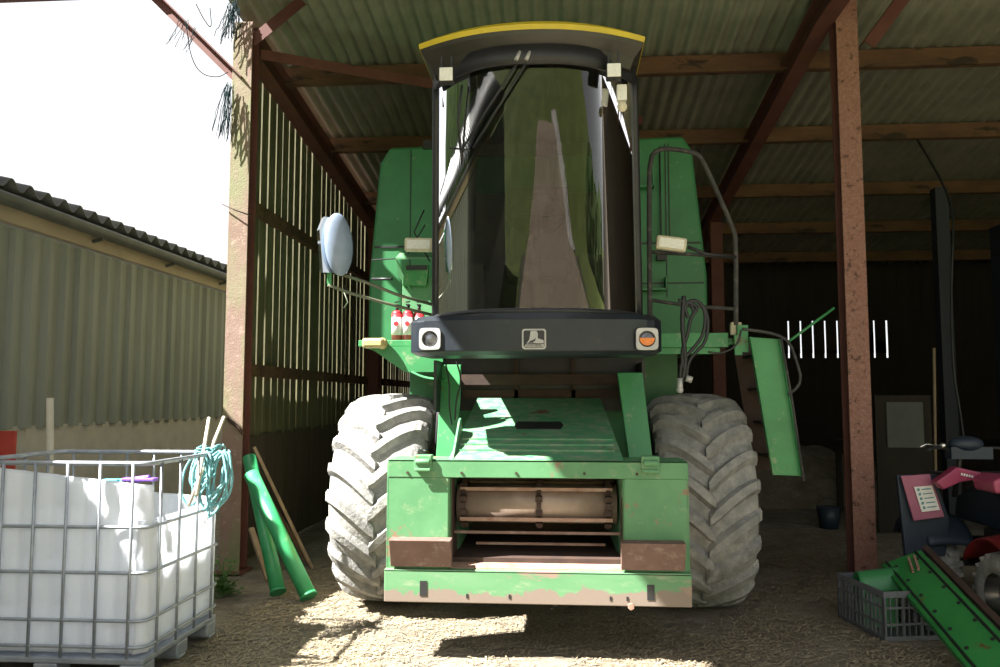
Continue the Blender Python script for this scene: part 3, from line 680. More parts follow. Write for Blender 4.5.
# (kept as sub-part of the bumper: field, deer and lettering share the badge material set)
obj('badge_field', MB().prism(rsq(.063, .052, .012, -.003), (0, .004, 0)), 'black', bp_)
deer = MB()
def bp(x, z): return c + Vector((x, -.0035, z))
def blob(P): deer.prism([bp(x, z) for x, z in P], (0, -.003, 0))
blob([(-.028, -.002), (-.020, .048), (.016, .050), (.024, .030), (.022, .004), (.058, -.008), (.058, -.026), (-.02, -.026), (-.046, -.030)])
blob([(-.060, -.048), (.060, -.048), (.058, -.030), (-.050, -.032)])
obj('badge_shape', deer, 'silver', bp_)
dd = MB(); dd.prism([bp(x, z)+Vector((0, -.003, 0)) for x, z in [(-.044, -.030), (-.034, -.024), (-.022, -.012), (-.004, -.006), (.004, -.000), (.012, .006), (.009, -.004), (.006, -.012), (-.006, -.018), (-.010, -.018), (-.002, -.024), (.002, -.032), (-.006, -.026), (-.016, -.022), (-.030, -.026)]], (0, -.002, 0))
obj('badge_deer', dd, 'black', bp_)
text('badge_lettering', 'JOHN DEERE', .017, bp(0, -.039)+Vector((0, -.005, 0)), Matrix.Rotation(PI/2, 3, 'X'), 'black', bp_)
# ---- mirror
mc = (aty(337, 213, 5.2)+aty(337, 276, 5.2))/2
mb_ = MB(); rot = Matrix.Rotation(math.radians(-4), 3, 'Y') @ Matrix.Rotation(math.radians(38), 3, 'Z')
mb_.ball(mc+Vector((.012, 0, 0)), 1, (.10, .05, .215), 24, rot); 
mr = part('wing_mirror', mb_, 'mirror')
gm = MB(); gm.prism([mc + rot @ Vector((x, .02, z)) for x, z in ((-.10, -.19), (.07, -.19), (.085, .13), (.04, .18), (-.07, .19), (-.11, .1))], rot @ Vector((0, .05, 0)))
obj('mirror_glass', gm, 'mirrorglass', mr)
part('mirror_bracket', MB().prism([aty(326, 240, 5.2), aty(333, 222, 5.2), aty(331, 286, 5.22), aty(327, 284, 5.22)], (0, .015, 0)), 'green')
part('mirror_arm', MB().tube([aty(328, 285, 5.22), aty(350, 293, 5.3), aty(385, 303, 5.45), aty(432, 315, 5.5)], .011).tube([aty(334, 272, 5.22), aty(365, 282, 5.3), aty(398, 295, 5.4), aty(434, 305, 5.5)], .011).tube([aty(344, 292, 5.3), aty(348, 302, 5.3), aty(344, 308, 5.3)], .004), 'mirrorarm')
# ---- handrails
RY = 5.75
part('handrail', MB().tube([aty(650, 330, RY), aty(649, 200, RY), aty(650, 158, RY), aty(658, 149, RY), aty(675, 149, RY), aty(696, 153, RY), aty(703, 160, RY), aty(733, 228, RY+.2), aty(736, 240, RY+.2), aty(736, 325, RY+.2)], .018, smooth=1), 'tyre_dark')
part('handrail_rung', MB().tube([aty(650, 252, RY), aty(736, 257, RY+.2)], .013), 'tyre_dark')
part('handrail_rung', MB().tube([aty(650, 300, RY), aty(690, 306, RY+.1), aty(736, 309, RY+.2)], .013), 'tyre_dark')
def tb(*P, y=5.5, r=.012, s_=2): return MB().tube([aty(px, py, y + (q[0] if q else 0)) for px, py, *q in P], r, smooth=s_)
part('hydraulic_hose', tb((688, 318), (684, 306), (692, 299), (703, 304), (709, 320), (706, 342), (696, 352), (688, 362), (686, 380)), 'black')
part('hydraulic_hose', tb((694, 312), (690, 302), (698, 300), (706, 312), (704, 335), (692, 350), (681, 362), (680, 378)), 'black')
part('hydraulic_hose', tb((684, 296), (682, 320), (684, 345), (686, 365), (680, 388), r=.016), 'black')
part('hydraulic_hose', tb((708, 352), (722, 354), (738, 345), (741, 330), r=.007), 'black')
part('hydraulic_hose', tb((678, 300), (700, 306), (690, 318), (688, 335), (681, 352), (684, 372)), 'black')
part('hose_coupling', MB().cyl(aty(680, 378, 5.5), aty(680, 392, 5.5), .02).cyl(aty(686, 378, 5.5), aty(692, 380, 5.5), .022).ball(aty(680, 390, 5.5), .024), 'silver')
part('hydraulic_hose', tb((445, 360), (450, 385), (449, 405), (452, 425), y=5.6, r=.006), 'black')
part('hydraulic_hose', tb((456, 360), (462, 380), (456, 400), (455, 420), y=5.6, r=.006), 'black')
part('hydraulic_hose', tb((412, 372, .5), (425, 378, .2), (446, 380), y=5.6, r=.008), 'green')
# ---- access ladder folded at the platform edge
LY = 6.0
A = [aty(750, 337, LY), aty(779, 339, LY), aty(802, 476, LY), aty(773, 475, LY)]
ld = MB().prism(A, (0, .012, 0)).bar(A[1]+Vector((.0, -.0, 0)), A[2]+Vector((.0, 0, 0)), .012, .05, (0, 1, 0)).bar(A[0], A[3], .012, .05, (0, 1, 0))
part('ladder_side', ld, 'green', bevel=.003)
l2 = MB().prism([p+Vector((-.04, .42, 0)) for p in A], (0, .012, 0)); part('ladder_side', l2, 'rustshade')  # green like the front side; its shade is put in as a darker material
for t in (.12, .37, .62, .87):
    p = A[0].lerp(A[3], t); q = A[1].lerp(A[2], t); part('ladder_step', MB().box((p.x+.02, p.y+.02, p.z-.02), (q.x-.03, p.y+.42, p.z+.0)), 'black')
part('ladder_handrail', tb((742, 329), (758, 331), (776, 334), (790, 342), (798, 366), (801, 378), (798, 387), (788, 395), y=LY-.05, r=.011, s_=1), 'tyre_dark')
part('ladder_rail', tb((781, 338), (792, 400), (804, 481), y=LY-.05, r=.009, s_=0), 'tyre_dark')
part('stay_bar', MB().tube([aty(788, 342, LY), aty(834, 308, LY+.1)], .010), 'green')
part('platform_bracket', MB().box(aty(738, 352, 6.05), aty(748, 325, 6.05)+Vector((0, .06, 0))).box(aty(735, 355, 6.05), aty(742, 335, 6.05)+Vector((0, .04, 0))), 'green')

# ================================================================ THINGS AROUND
# fire extinguishers on the platform
base = [aty(397, 336, 6.22), aty(408, 336, 6.22), aty(419, 334, 6.24)]
ex0 = None
exl = ['red fire extinguisher with white label, leftmost of the three on the platform', 'middle red fire extinguisher of the three on the platform',
       'fire extinguisher nearest the front bumper, its label mostly white']
def extinguisher(p, label):
    t = thing('fire_extinguisher', label, 'fire extinguisher', (p.x, p.y, 2.052), 'fire extinguishers on the platform')
    x, y, z = p.x, p.y, 2.052
    obj('cylinder', MB().cyl((x, y, z), (x, y, z+.21), .043, seg=24).ball((x, y, z+.21), .043, (1, 1, .7), 24), 'extred', t)
    b = MB(); b.grid(lambda a, q: Vector((x+.0445*math.cos(PI*1.08+a*PI*.84), y+.0445*math.sin(PI*1.08+a*PI*.84), z+.04+.14*q)), 16, 2); lb_ = obj('label', b, 'white', t, solid=.001)
    obj('label_print', MB().cyl((x, y-.0455, z+.13), (x, y-.0470, z+.13), .02, seg=20), 'extred', lb_)
    obj('valve', MB().cyl((x, y, z+.235), (x, y, z+.28), .013).box((x-.012, y-.045, z+.275), (x+.012, y+.03, z+.285)).box((x-.012, y-.05, z+.30), (x+.012, y+.02, z+.308), rot=Matrix.Rotation(.2, 3, 'X')), 'black', t)
    return t
ex0 = extinguisher(base[0], exl[0])
def copy_tree(o, parent=None):
    c_ = o.copy(); COL.objects.link(c_)
    if parent: c_.parent = parent
    for ch in list(o.children): copy_tree(ch, c_)
    return c_
for k in (1, 2):
    e_ = copy_tree(ex0); e_.location = (base[k].x, base[k].y, 2.052); e_['label'] = exl[k]

# ---- plastic tank in a wire cage (cut open at the top)
IX0, IX1, IY0, IY1 = -3.50, -2.345, 4.46, 5.42
ib = thing('caged_water_tank', 'white plastic tank in a galvanised wire cage with its top cut away', 'water tank', ((IX0+IX1)/2, (IY0+IY1)/2, 0))
def wall(p0, p1, z0, za, zb_, nrm, n=6):
    b = MB(); p0 = Vector(p0); p1 = Vector(p1); nrm = Vector(nrm)
    def fn(u, v):
        p = p0.lerp(p1, u); zt = za + (zb_-za)*u; z = z0 + (zt-z0)*v
        bul = .018*abs(math.sin(PI*u*n/1.0))**.5 + .014*abs(math.sin(PI*(z-.15)/.27))**.5
        e = min(u, 1-u)*12
        cr = -.03*max(0, 1-e)**2
        return Vector((p.x, p.y, z)) + nrm*(bul-.04+cr)
    b.grid(fn, 48, 32); return b
zt0, zt1 = .16, 1.12
obj('tank_front', wall((IX0, IY0, 0), (IX1, IY0, 0), zt0, 1.22, zt1-.02, (0, -1, 0)), 'plastic', ib, solid=.006)
obj('tank_side', wall((IX1, IY0, 0), (IX1, IY1, 0), zt0, .90, .90, (1, 0, 0), 4), 'plastic', ib, solid=.006)
obj('tank_side', wall((IX0, IY0, 0), (IX0, IY1, 0), zt0, 1.12, .95, (-1, 0, 0), 4), 'plastic', ib, solid=.006)
obj('tank_back', wall((IX0, IY1, 0), (IX1, IY1, 0), zt0, 1.0, .92, (0, 1, 0)), 'plastic', ib, solid=.006)
obj('tank_bottom', MB().box((IX0+.05, IY0+.05, .15), (IX1-.05, IY1-.05, .17)), 'plastic', ib)
def ring(z, r=.011, o_=.0):
    rr = .06; P = []
    for cx_, cy_, a0 in ((IX1-rr, IY1-rr, 0), (IX0+rr, IY1-rr, PI/2), (IX0+rr, IY0+rr, PI), (IX1-rr, IY0+rr, 3*PI/2)):
        for k in range(6): a = a0 + k*PI/10; P.append(Vector((cx_+(rr+o_)*math.cos(a), cy_+(rr+o_)*math.sin(a), z)))
    return MB().tube(P, r, closed=True)
for z in (.20, .345, .61, .865): obj('cage_hoop', ring(z, .010, .008), 'galv', ib)
obj('top_rim', ring(1.225, .014, .004), 'galv', ib, label='pale rounded top rim of the wire cage')
for k in range(6):
    x = IX0 + .09 + k*(IX1-IX0-.18)/5
    for y in (IY0-.012, IY1+.012): obj('cage_bar', MB().tube([(x, y, .14), (x, y, 1.225)], .009), 'galv', ib)
for k in range(4):
    y = IY0 + .12 + k*(IY1-IY0-.24)/3
    for x in (IX0-.012, IX1+.012): obj('cage_bar', MB().tube([(x, y, .14), (x, y, 1.225)], .009), 'galv', ib)
pa = MB()
for y in (IY0, (IY0+IY1)/2-.05, IY1-.1): pa.box((IX0, y, .0), (IX1, y+.1, .02))
pa.box((IX0, IY0, .10), (IX1, IY1, .135))
for x in (IX0, (IX0+IX1)/2-.07, IX1-.14):
    for y in (IY0, (IY0+IY1)/2-.07, IY1-.14): pa.box((x, y, .02), (x+.14, y+.14, .10))
obj('pallet', pa, 'galv', ib, bevel=.008)
tag(obj('blue_pole', MB().tube([(-3.66, 5.62, 0), (-3.73, 5.62, 1.6)], .026), 'palewood'), 'pale upright pole standing behind the white caged tank', 'pole').name = 'upright_pole'
cp = MB(); cc = aty(140, 479, 4.6); cp.cyl(cc-Vector((.06, 0, .008)), cc+Vector((.06, 0, .008)), .018); 
tag(obj('scrubbing_brush', cp.box(cc-Vector((.1, .03, .012)), cc+Vector((.1, .03, .008))), 'purple', bevel=.006), 'small purple plastic piece lying on the edge of the white tank', 'plastic piece')
cc = aty(112, 481, 4.62)
tag(obj('plastic_scoop', MB().box(cc-Vector((.05, .03, .008)), cc+Vector((.05, .03, .012))).cyl(cc+Vector((.04, 0, 0)), cc+Vector((.09, 0, .01)), .01), 'teal', bevel=.004), 'small teal plastic piece beside the purple one on the tank edge', 'plastic piece')
for (a, b_), lb_ in zip((((aty(203, 455, 5.2)), aty(209, 418, 5.45)), ((aty(206, 462, 5.22)), aty(224, 417, 5.5))), ('pale stick leaning out of the white tank, the more upright one', 'pale stick leaning out of the white tank towards the post')):
    d_ = (a-b_).normalized(); tag(obj('wooden_stick', MB().tube([b_, a, a+d_*.35], .012), 'palewood'), lb_, 'stick')
# blue rope hanging over the cage corner
rp_ = MB(); rnd = random.Random(5)
c0 = Vector((IX1-.03, IY1-.12, 1.24))
for k in range(15):
    dx = rnd.uniform(-.12, .10); w_ = rnd.uniform(.03, .09); L = rnd.uniform(.18, .42); yy = rnd.uniform(-.10, .10)
    P = []
    for j in range(14):
        a = 2*PI*j/14
        P.append(c0 + Vector((dx + w_*math.sin(a) + rnd.uniform(-.012, .012) + .05, yy - .0 + rnd.uniform(-.02, .02) - .12*(.5-.5*math.cos(a)) , -L*(.5-.5*math.cos(a)) + .02*math.sin(3*a) + rnd.uniform(-.01, .01))))
    rp_.tube(P, .0085, seg=6, closed=True, smooth=2)
P = [c0 + Vector((rnd.uniform(-.1, .12), rnd.uniform(-.12, .1), rnd.uniform(-.03, .05))) for _ in range(26)]
rp_.tube(P, .007, seg=6, smooth=2)
tag(obj('rope', rp_, 'rope'), 'tangled blue rope hanging over the corner of the wire cage', 'rope')
tag(obj('painted_board', MB().box(aty(-12, 478, 6.3), aty(15, 431, 6.3)+Vector((0, .03, 0))).box((aty(-5, 600, 6.3).x, 6.31, 0), (aty(0, 600, 6.3).x, 6.35, .9)), 'redbox', bevel=.004), 'small red board behind the white tank at the far left', 'board')

# ---- green pipes and planks leaning at the left post
def pipe(a, b_, r, label):
    t = thing('green_pipe', label, 'pipe', (a.x, a.y, 0), 'green pipes leaning by the post')
    o_ = MB(); d_ = b_-a
    o_.tube([a, b_], r, seg=24); obj('pipe_body', o_, 'pipegreen', t)
    obj('pipe_rim', MB().cyl(a-d_.normalized()*.002, a+d_.normalized()*.02, r+.006, seg=24), 'pipegreen', t)
pipe(atz(309, 597, .03), atx(251, 474, -2.66), .064, 'bright green pipe leaning at the post, the front one')
pipe(atz(276, 594, .03)+Vector((0, .05, 0)), atx(247, 458, -2.80)+Vector((0, .05, 0)), .060, 'darker green pipe behind the front one, leaning at the post')
for a, b_, lb_, m_ in ((atz(312, 568, .01), atx(254, 447, -2.82), 'long grey timber batten leaning on the slatted wall, the uppermost one', 'wood'),
                       (atz(306, 566, .01)+Vector((0, .1, 0)), atx(264, 490, -2.84), 'thin brown batten just under the long grey one', 'timber'),
                       (atz(268, 580, .01), atx(251, 528, -2.80), 'short pale batten behind the green pipes', 'wood')):
    tag(obj('timber_batten', MB().bar(a, b_, .05, .03), m_, bevel=.003), lb_, 'batten')
# weeds at the foot of the left post
rnd = random.Random(11)
def weed(cx_, cy_, n, h, label, sp=.13):
    b = MB()
    for k in range(n):
        a = rnd.uniform(0, 2*PI); rr = rnd.uniform(0, sp); x, y = cx_+rr*math.cos(a), cy_+rr*math.sin(a); hh = h*rnd.uniform(.4, 1); ln = rnd.uniform(.02, .055)
        z = rnd.uniform(0, hh); d = Vector((math.cos(a+rnd.uniform(-1, 1)), math.sin(a+rnd.uniform(-1, 1)), rnd.uniform(-.1, .7))).normalized()
        s_2 = d.cross(Vector((0, 0, 1))).normalized()*ln*.35
        p = Vector((x, y, z)); b.prism([p, p+d*ln*.5+s_2, p+d*ln, p+d*ln*.5-s_2], (0, 0, .002))
    b.tube([(cx_, cy_, 0), (cx_, cy_, h*.8)], .004)
    tag(obj('weed_clump', b, 'leaf'), label, 'weeds')
wa = atz(214, 606); weed(wa.x-.06, wa.y+.3, 260, .34, 'green weeds between the white tank and the left post')
wa = atz(222, 592); weed(wa.x+.02, wa.y-.02, 90, .10, 'low green weeds at the foot of the left post', .06)
# torn plastic strands from the left brace and post head
def strands(c_, n, L, spread, label, r=.004):
    b = MB()
    for k in range(n):
        p = c_ + Vector((rnd.uniform(-spread, spread), rnd.uniform(-.05, .05), rnd.uniform(-.05, .05))); P = [p.copy()]
        dx = rnd.uniform(-.02, .01)
        for j in range(6):
            p = p + Vector((dx+rnd.uniform(-.012, .012), rnd.uniform(-.01, .01), -L*rnd.uniform(.5, 1)/6)); P.append(p.copy())
        b.tube(P, r*rnd.uniform(.4, 1), seg=5)
    tag(obj('torn_netting', b, 'net'), label, 'torn netting')
pp = aty(238, 8, 7.22); strands(pp+Vector((-.02, -.06, .0)), 40, .42, .05, 'dark shredded netting wrapped round the head of the left post')
pp = aty(231, 88, 7.22); strands(pp+Vector((0, -.04, 0)), 30, .62, .035, 'dark shredded netting hanging beside the left post below the brace')
pp = aty(190, 25, 6.3); strands(pp, 14, .25, .08, 'few torn strands hanging from the forward brace at top left', .003)
b = MB()
b.tube([aty(186, 22, 6.4), aty(190, 55, 6.5), aty(200, 74, 6.7), aty(218, 78, 6.9), aty(228, 72, 7.1)], .004, smooth=2)
b.tube([aty(196, 4, 6.3), aty(204, 20, 6.5), aty(212, 30, 6.7), aty(210, 8, 6.8)], .004, smooth=2)
tag(obj('hanging_string', b, 'net'), 'thin string looping from the brace to the left post', 'string')
tag(obj('wire_tie', MB().tube([aty(222, 204, 7.22), aty(235, 210, 7.2), aty(252, 216, 7.23)], .006), 'rustshade'), 'wire tied round the left post at mid height', 'wire')
tag(obj('gate_hook', MB().tube([aty(228, 419, 7.24), aty(238, 427, 7.16), aty(243, 434, 7.2)], .016, smooth=1), 'rustshade'), 'rusty iron hook on the left post above the rope', 'hook')

# ---- crate
KX, KY, kw, kl, kh = 2.12, 5.60, .40, .58, .32
e1, e2 = Vector((.985, .174, 0)), Vector((-.174, .985, 0)); K0 = Vector((KX, KY, 0))
ct = thing('plastic_crate', 'grey plastic crate standing at the foot of the red post', 'crate', K0+e1*kw/2+e2*kl/2)
def lattice(p, ux, L, H, nx, nz_, t=.012):
    b = MB(); p = Vector(p); ux = Vector(ux); nrm = Vector((ux.y, -ux.x, 0)); th = .014
    def bx(a0, a1, z0_, z1_):
        q = [p+ux*a0+Vector((0, 0, z0_)), p+ux*a1+Vector((0, 0, z0_)), p+ux*a1+Vector((0, 0, z1_)), p+ux*a0+Vector((0, 0, z1_))]; b.prism(q, nrm*th)
    bx(0, L, 0, .03); bx(0, L, H-.04, H)
    for k in range(nx+1): a = (L-.016)*k/nx; bx(a, a+.016, .03, H-.04)
    for k in range(1, nz_): z = H*k/nz_; bx(0, L, z-.007, z+.007)
    for k in range(nx*3): a = (L-.006)*k/(nx*3); bx(a, a+.005, .03, H-.04)
    return b
for p_, ux_, L_, n_, nm_ in ((K0, e2, kl, 4, 'long_side'), (K0+e1*(kw-.014), e2, kl, 4, 'long_side'), (K0, e1, kw, 3, 'short_side'), (K0+e2*kl, e1, kw, 3, 'short_side')):
    obj(nm_, lattice(p_, ux_, L_, kh, n_, 3), 'crate', ct)
obj('crate_bottom', MB().prism([K0+Vector((0, 0, .005)), K0+e1*kw+Vector((0, 0, .005)), K0+e1*kw+e2*kl+Vector((0, 0, .005)), K0+e2*kl+Vector((0, 0, .005))], (0, 0, .012)), 'crate', ct)
# green guard lying in the crate
gx = MB(); cc = K0+e1*.16+e2*.33+Vector((0, 0, .02))
def gg(u, v): a = PI*.95*v; return cc + Vector((-.14+.30*u, .10*math.cos(a), .18+.17*math.sin(a)+.04*u))
gx.grid(gg, 8, 14); gx.box(cc+Vector((-.12, -.09, 0)), cc+Vector((.1, .09, .2)))
tag(obj('metal_guard', gx, 'green_tank', solid=.008), 'short curved green guard lying in the grey crate', 'machine part')
# ---- long green trough lying from the quad bike towards the camera
tA, tB = Vector((2.43, 6.05, .46)), Vector((2.37, 4.45, .08))
tr = thing('machine_trough', 'long bright green metal trough lying propped beside the crate', 'machine part', (tB.x, tB.y, 0))
d = (tB-tA).normalized(); sd_ = d.cross(Vector((0, 0, 1))).normalized(); up_ = sd_.cross(d)
if up_.z < 0: up_ = -up_
rollm = Matrix.Rotation(math.radians(24), 3, d); sdr = rollm @ sd_; upr = rollm @ up_
if sdr.x > 0: pass
def tp(s__, w_, h): return tA.lerp(tB, s__) + sdr*w_ + upr*h
b = MB(); wd = .145
for q in ([(-wd, 0), (wd, 0), (wd, -.012), (-wd, -.012)], [(-wd, 0), (-wd, -.05), (-wd+.01, -.05), (-wd+.01, 0)], [(wd, 0), (wd, -.05), (wd-.01, -.05), (wd-.01, 0)]):
    b.prism([tp(0, *p) for p in q], tB-tA)
obj('channel', b, 'trough', tr, bevel=.002)
b = MB(); b.prism([tp(0, *p) for p in [(.095, 0), (.105, .02), (.115, .0)]], tB-tA); b.prism([tp(0, *p) for p in [(-.095, 0), (-.105, .015), (-.115, .0)]], tB-tA)
obj('edge_rib', b, 'black', tr)
bo = MB()
for k in range(7):
    for w_ in (-.08, .07): p = tp(.06+k*.13, w_, .0); bo.cyl(p, p+upr*.008, .012, seg=8)
obj('bolt', bo, 'black', tr)
obj('hinge', MB().bar(tp(.05, -.07, .02), tp(.16, -.03, .02), .014, .02).bar(tp(.05, -.03, .02), tp(.16, .01, .02), .014, .02), 'rust', tr)
b = MB(); b.prism([tp(-.02, *p) for p in [(-wd-.02, -.0), (-wd-.06, -.0), (-wd-.06, -.05), (-wd-.02, -.05)]], (tB-tA)*.95); 
tag(obj('steel_bar', b, 'rustshade'), 'dark rusty flat bar lying along the right edge of the green trough', 'machine part')
tag(obj('support_block', MB().box((2.54, 5.95, 0), (2.74, 6.2, .30)), 'boarddark', bevel=.01), 'dark block under the upper end of the green trough', 'block')

# ---- quad bike
qx, qy = 3.38, 6.2
qb = thing('quad_bike', 'old quad bike with faded pink mudguards parked behind the green trough', 'quad bike', (qx, qy, 0))
def qwheel(x, y, nm='wheel'):
    r0, w0 = .29, .24; mbq = MB(); c_ = Vector((x, y, r0))
    mbq.lathe([(-w0/2*.8, r0*.5), (-w0/2, r0*.62), (-w0/2, r0*.85), (-w0/2*.8, r0*.94), (0, r0*.965), (w0/2*.8, r0*.94), (w0/2, r0*.85), (w0/2, r0*.62), (w0/2*.8, r0*.5)], c_, 40)
    for i in range(20):
        for s2 in (-1, 1):
            a = (i+(.5 if s2 > 0 else 0))*2*PI/20; 
            p0 = c_+Vector((s2*w0*.5, -r0*.9*math.cos(a), r0*.9*math.sin(a))); p1 = c_+Vector((s2*.015, -r0*.98*math.cos(a-.12), r0*.98*math.sin(a-.12)))
            mbq.bar(p0, p1, .035, .03, (p0-c_).normalized())
    ty = obj('tyre', mbq, 'tyre', qb)
    rm = MB(); s2 = -1 if x < qx else 1
    rm.lathe([(-.07*s2*-1, .02), (s2*.03, .05), (s2*.03, r0*.44), (s2*.105, r0*.50), (s2*.105, r0*.54), (0, r0*.52)], c_, 28)
    obj('wheel_rim', rm, 'chrome', ty)
for x in (qx-.42, qx+.42):
    for y in (qy-.58, qy+.60): qwheel(x, y)
obj('chassis', MB().box((qx-.14, qy-.6, .28), (qx+.14, qy+.62, .5)).box((qx-.18, qy-.25, .3), (qx+.18, qy+.25, .62)).cyl((qx-.42, qy-.58, .29), (qx+.42, qy-.58, .29), .03).cyl((qx-.42, qy+.6, .29), (qx+.42, qy+.6, .29), .03), 'black', qb, bevel=.02)
def fender(x, y, s2, m_, lab=None):
    b = MB()
    def fn(u, v):
        a = PI*(.12+.76*v); w_ = .17; bulge = .03*math.sin(PI*u)
        return Vector((x + (u-.5)*2*w_, y - (.36)*math.cos(a), .36 + (.30+bulge)*math.sin(a)))
    b.grid(fn, 8, 16); return obj('mudguard', b, m_, qb, solid=.012, label=lab)
fender(qx-.40, qy-.58, -1, 'darkred', 'dark red mudguard over the near wheel'); fender(qx+.40, qy-.58, 1, 'darkred')
fender(qx-.40, qy+.60, -1, 'navy'); fender(qx+.40, qy+.60, 1, 'navy')
# flared side panel with a white sticker, dark mud flap below
p = [aty(901, 476, 6.45), aty(930, 474, 6.45), aty(945, 517, 6.45), aty(914, 521, 6.45)]
pn = obj('side_panel', MB().prism(p, (0, .02, 0)), 'pinkfaded', qb, bevel=.006, label='faded pink flared panel carrying a white sticker')
p = [aty(914, 487, 6.435), aty(932, 485.5, 6.435), aty(940, 510, 6.435), aty(922, 512, 6.435)]
st_ = obj('sticker', MB().prism(p, (0, .008, 0)), 'white', pn)
b = MB()
for k in range(5):
    t = .12+.18*k; a = p[0].lerp(p[3], t); e = p[1].lerp(p[2], t); b.bar(a.lerp(e, .12)+Vector((0, -.002, 0)), a.lerp(e, .25)+Vector((0, -.002, 0)), .004, .02); b.bar(a.lerp(e, .36)+Vector((0, -.002, 0)), a.lerp(e, .88)+Vector((0, -.002, 0)), .004, .008)
obj('sticker_print', b, 'print', pn)
b = MB(); b.prism([aty(897, 475, 6.5), aty(935, 474, 6.5), aty(950, 520, 6.5), aty(946, 556, 6.5), aty(906, 558, 6.5)], (0, .05, 0)); obj('mud_flap', b, 'navy', qb, bevel=.01)
# tank and nose, saddle, handlebars, rack
b = MB(); b.prism([aty(936, 482, 6.3), aty(948, 474, 6.3), aty(957, 467, 6.3), aty(987, 474, 6.3), aty(985, 479, 6.3), aty(962, 482, 6.3), aty(944, 490, 6.3)], (.0, .10, 0))
tk_ = obj('fuel_tank_panel', b, 'pink', qb, bevel=.012)
lt = MB(); a = aty(961, 474, 6.285); e = aty(974, 477, 6.285)
for k in range(5): p0 = a.lerp(e, k/5); lt.bar(p0, a.lerp(e, k/5+.13), .004, .018)
obj('tank_lettering', lt, 'white', tk_)
b = MB(); b.prism([aty(993, 482, 5.9), aty(1004, 476, 5.9), aty(1040, 478, 5.9), aty(1040, 495, 5.9), aty(996, 494, 5.9)], (0, .3, 0)); obj('rear_cowl', b, 'pink', qb, bevel=.02)
obj('saddle', MB().box((qx-.14, qy-.45, .86), (qx+.14, qy+.12, .97)), 'seat', qb, bevel=.05)
obj('body_shell', MB().prism([(qx-.16, qy+.75, .62), (qx-.16, qy+.70, .80), (qx-.16, qy+.25, 1.0), (qx-.16, qy+.0, .86), (qx-.16, qy-.75, .86), (qx-.16, qy-.75, .62)], (.32, 0, 0)), 'navy', qb, bevel=.03)
hb = MB(); hc = aty(962, 452, 6.35)
hb.tube([hc+Vector((-.30, -.12, .02)), hc+Vector((-.18, -.02, .04)), hc+Vector((-.05, .02, 0)), hc+Vector((.05, .02, 0)), hc+Vector((.2, -.02, .04)), hc+Vector((.32, -.12, .02))], .013, smooth=1).tube([hc+Vector((0, .02, 0)), hc+Vector((0, .15, -.35))], .02)
hb_ = obj('handlebar', hb, 'black', qb)
obj('hand_lever', MB().tube([hc+Vector((-.17, -.03, .05)), hc+Vector((-.27, -.03, .06)), hc+Vector((-.33, -.06, .04))], .006).ball(hc+Vector((-.15, -.03, .05)), .022), 'chrome', hb_)
obj('headlamp_pod', MB().ball(hc+Vector((.03, .0, .06)), .09, (1.4, .9, .7)).box(hc+Vector((-.10, -.05, -.05)), hc+Vector((.2, .06, .04))), 'navy', qb)
rk = MB()
for k in range(5): rk.tube([(qx-.3+.15*k, qy-.85, .93), (qx-.3+.15*k, qy-.45, .93)], .008)
rk.tube([(qx-.3, qy-.85, .93), (qx+.3, qy-.85, .93)], .01).tube([(qx-.3, qy-.45, .93), (qx+.3, qy-.45, .93)], .01)
obj('rear_rack', rk, 'black', qb)
fk = MB()
for k in range(5): fk.tube([(qx-.32+.16*k, qy+.45, .98), (qx-.32+.16*k, qy+.85, .98)], .008)
fk.tube([(qx-.5, qy+.45, .98), (qx+.3, qy+.45, .98)], .01).tube([(qx-.32, qy+.85, .98), (qx+.32, qy+.85, .98)], .01)
obj('front_rack', fk, 'black', qb)

# ---- things in the dark bay
a, b_ = aty(886, 402, 10), aty(925, 448, 10)
t = thing('leaning_panel', 'pale grey panel leaning in the dark behind the red post', 'panel', ((a.x+b_.x)/2, 10, 0))
obj('board', MB().box((a.x, 10, b_.z), (b_.x, 10.03, a.z)), 'greypanel', t, bevel=.01); obj('frame', MB().box((a.x-.12, 10.03, .0), (b_.x+.10, 10.06, a.z+.08)), 'boarddark', t)
tag(obj('thin_pole', MB().tube([aty(934, 348, 9.3), Vector((aty(933, 460, 9.3).x, 9.3, 0))], .016), 'wood'), 'thin upright pole beside the pale grey panel', 'pole')
tag(obj('steel_column', MB().box((aty(940, 300, 10.5).x, 10.5, 0), (aty(953, 300, 10.5).x, 10.65, 4.3)), 'bluegrey'), 'blue grey steel column behind the quad bike', 'column')
cbn = thing('storage_cabinet', 'tall blue grey cabinet at the right edge in the dark', 'cabinet', (6.0, 9.8, 0))
obj('body', MB().box((5.3, 9.3, 0), (6.9, 10.2, 3.7)), 'bluegrey', cbn, bevel=.02); obj('side_rail', MB().box((5.24, 9.28, 3.0), (6.9, 9.32, 3.1)).box((5.6, 9.26, 0), (5.68, 9.3, 3.7)), 'black', cbn)
sh = thing('workbench', 'dark workbench against the back of the shed behind the quad bike', 'bench', (4.9, 11.6, 0))
obj('bench_top', MB().box((3.9, 11.2, .95), (6.4, 12.0, 1.02)), 'boarddark', sh)
for x in (3.95, 6.3):
    for y in (11.25, 11.9): obj('leg', MB().box((x, y, 0), (x+.07, y+.07, .95)), 'boarddark', sh)
tag(obj('hanging_hose', MB().tube([Vector((aty(953, 240, 9.4).x, 10.2, zr(10.28)+.20)), aty(953, 200, 9.6), aty(953, 240, 9.4), aty(951, 300, 9.4), aty(953, 370, 9.3), aty(960, 410, 9.3), aty(964, 440, 9.2)], .014, smooth=2), 'black'), 'black hose hanging in the dark above the quad bike', 'hose')
bk_ = thing('bucket', 'dark bucket on the floor just left of the red post', 'bucket', (*(atz(829, 528).xy), 0)); p = atz(829, 528)
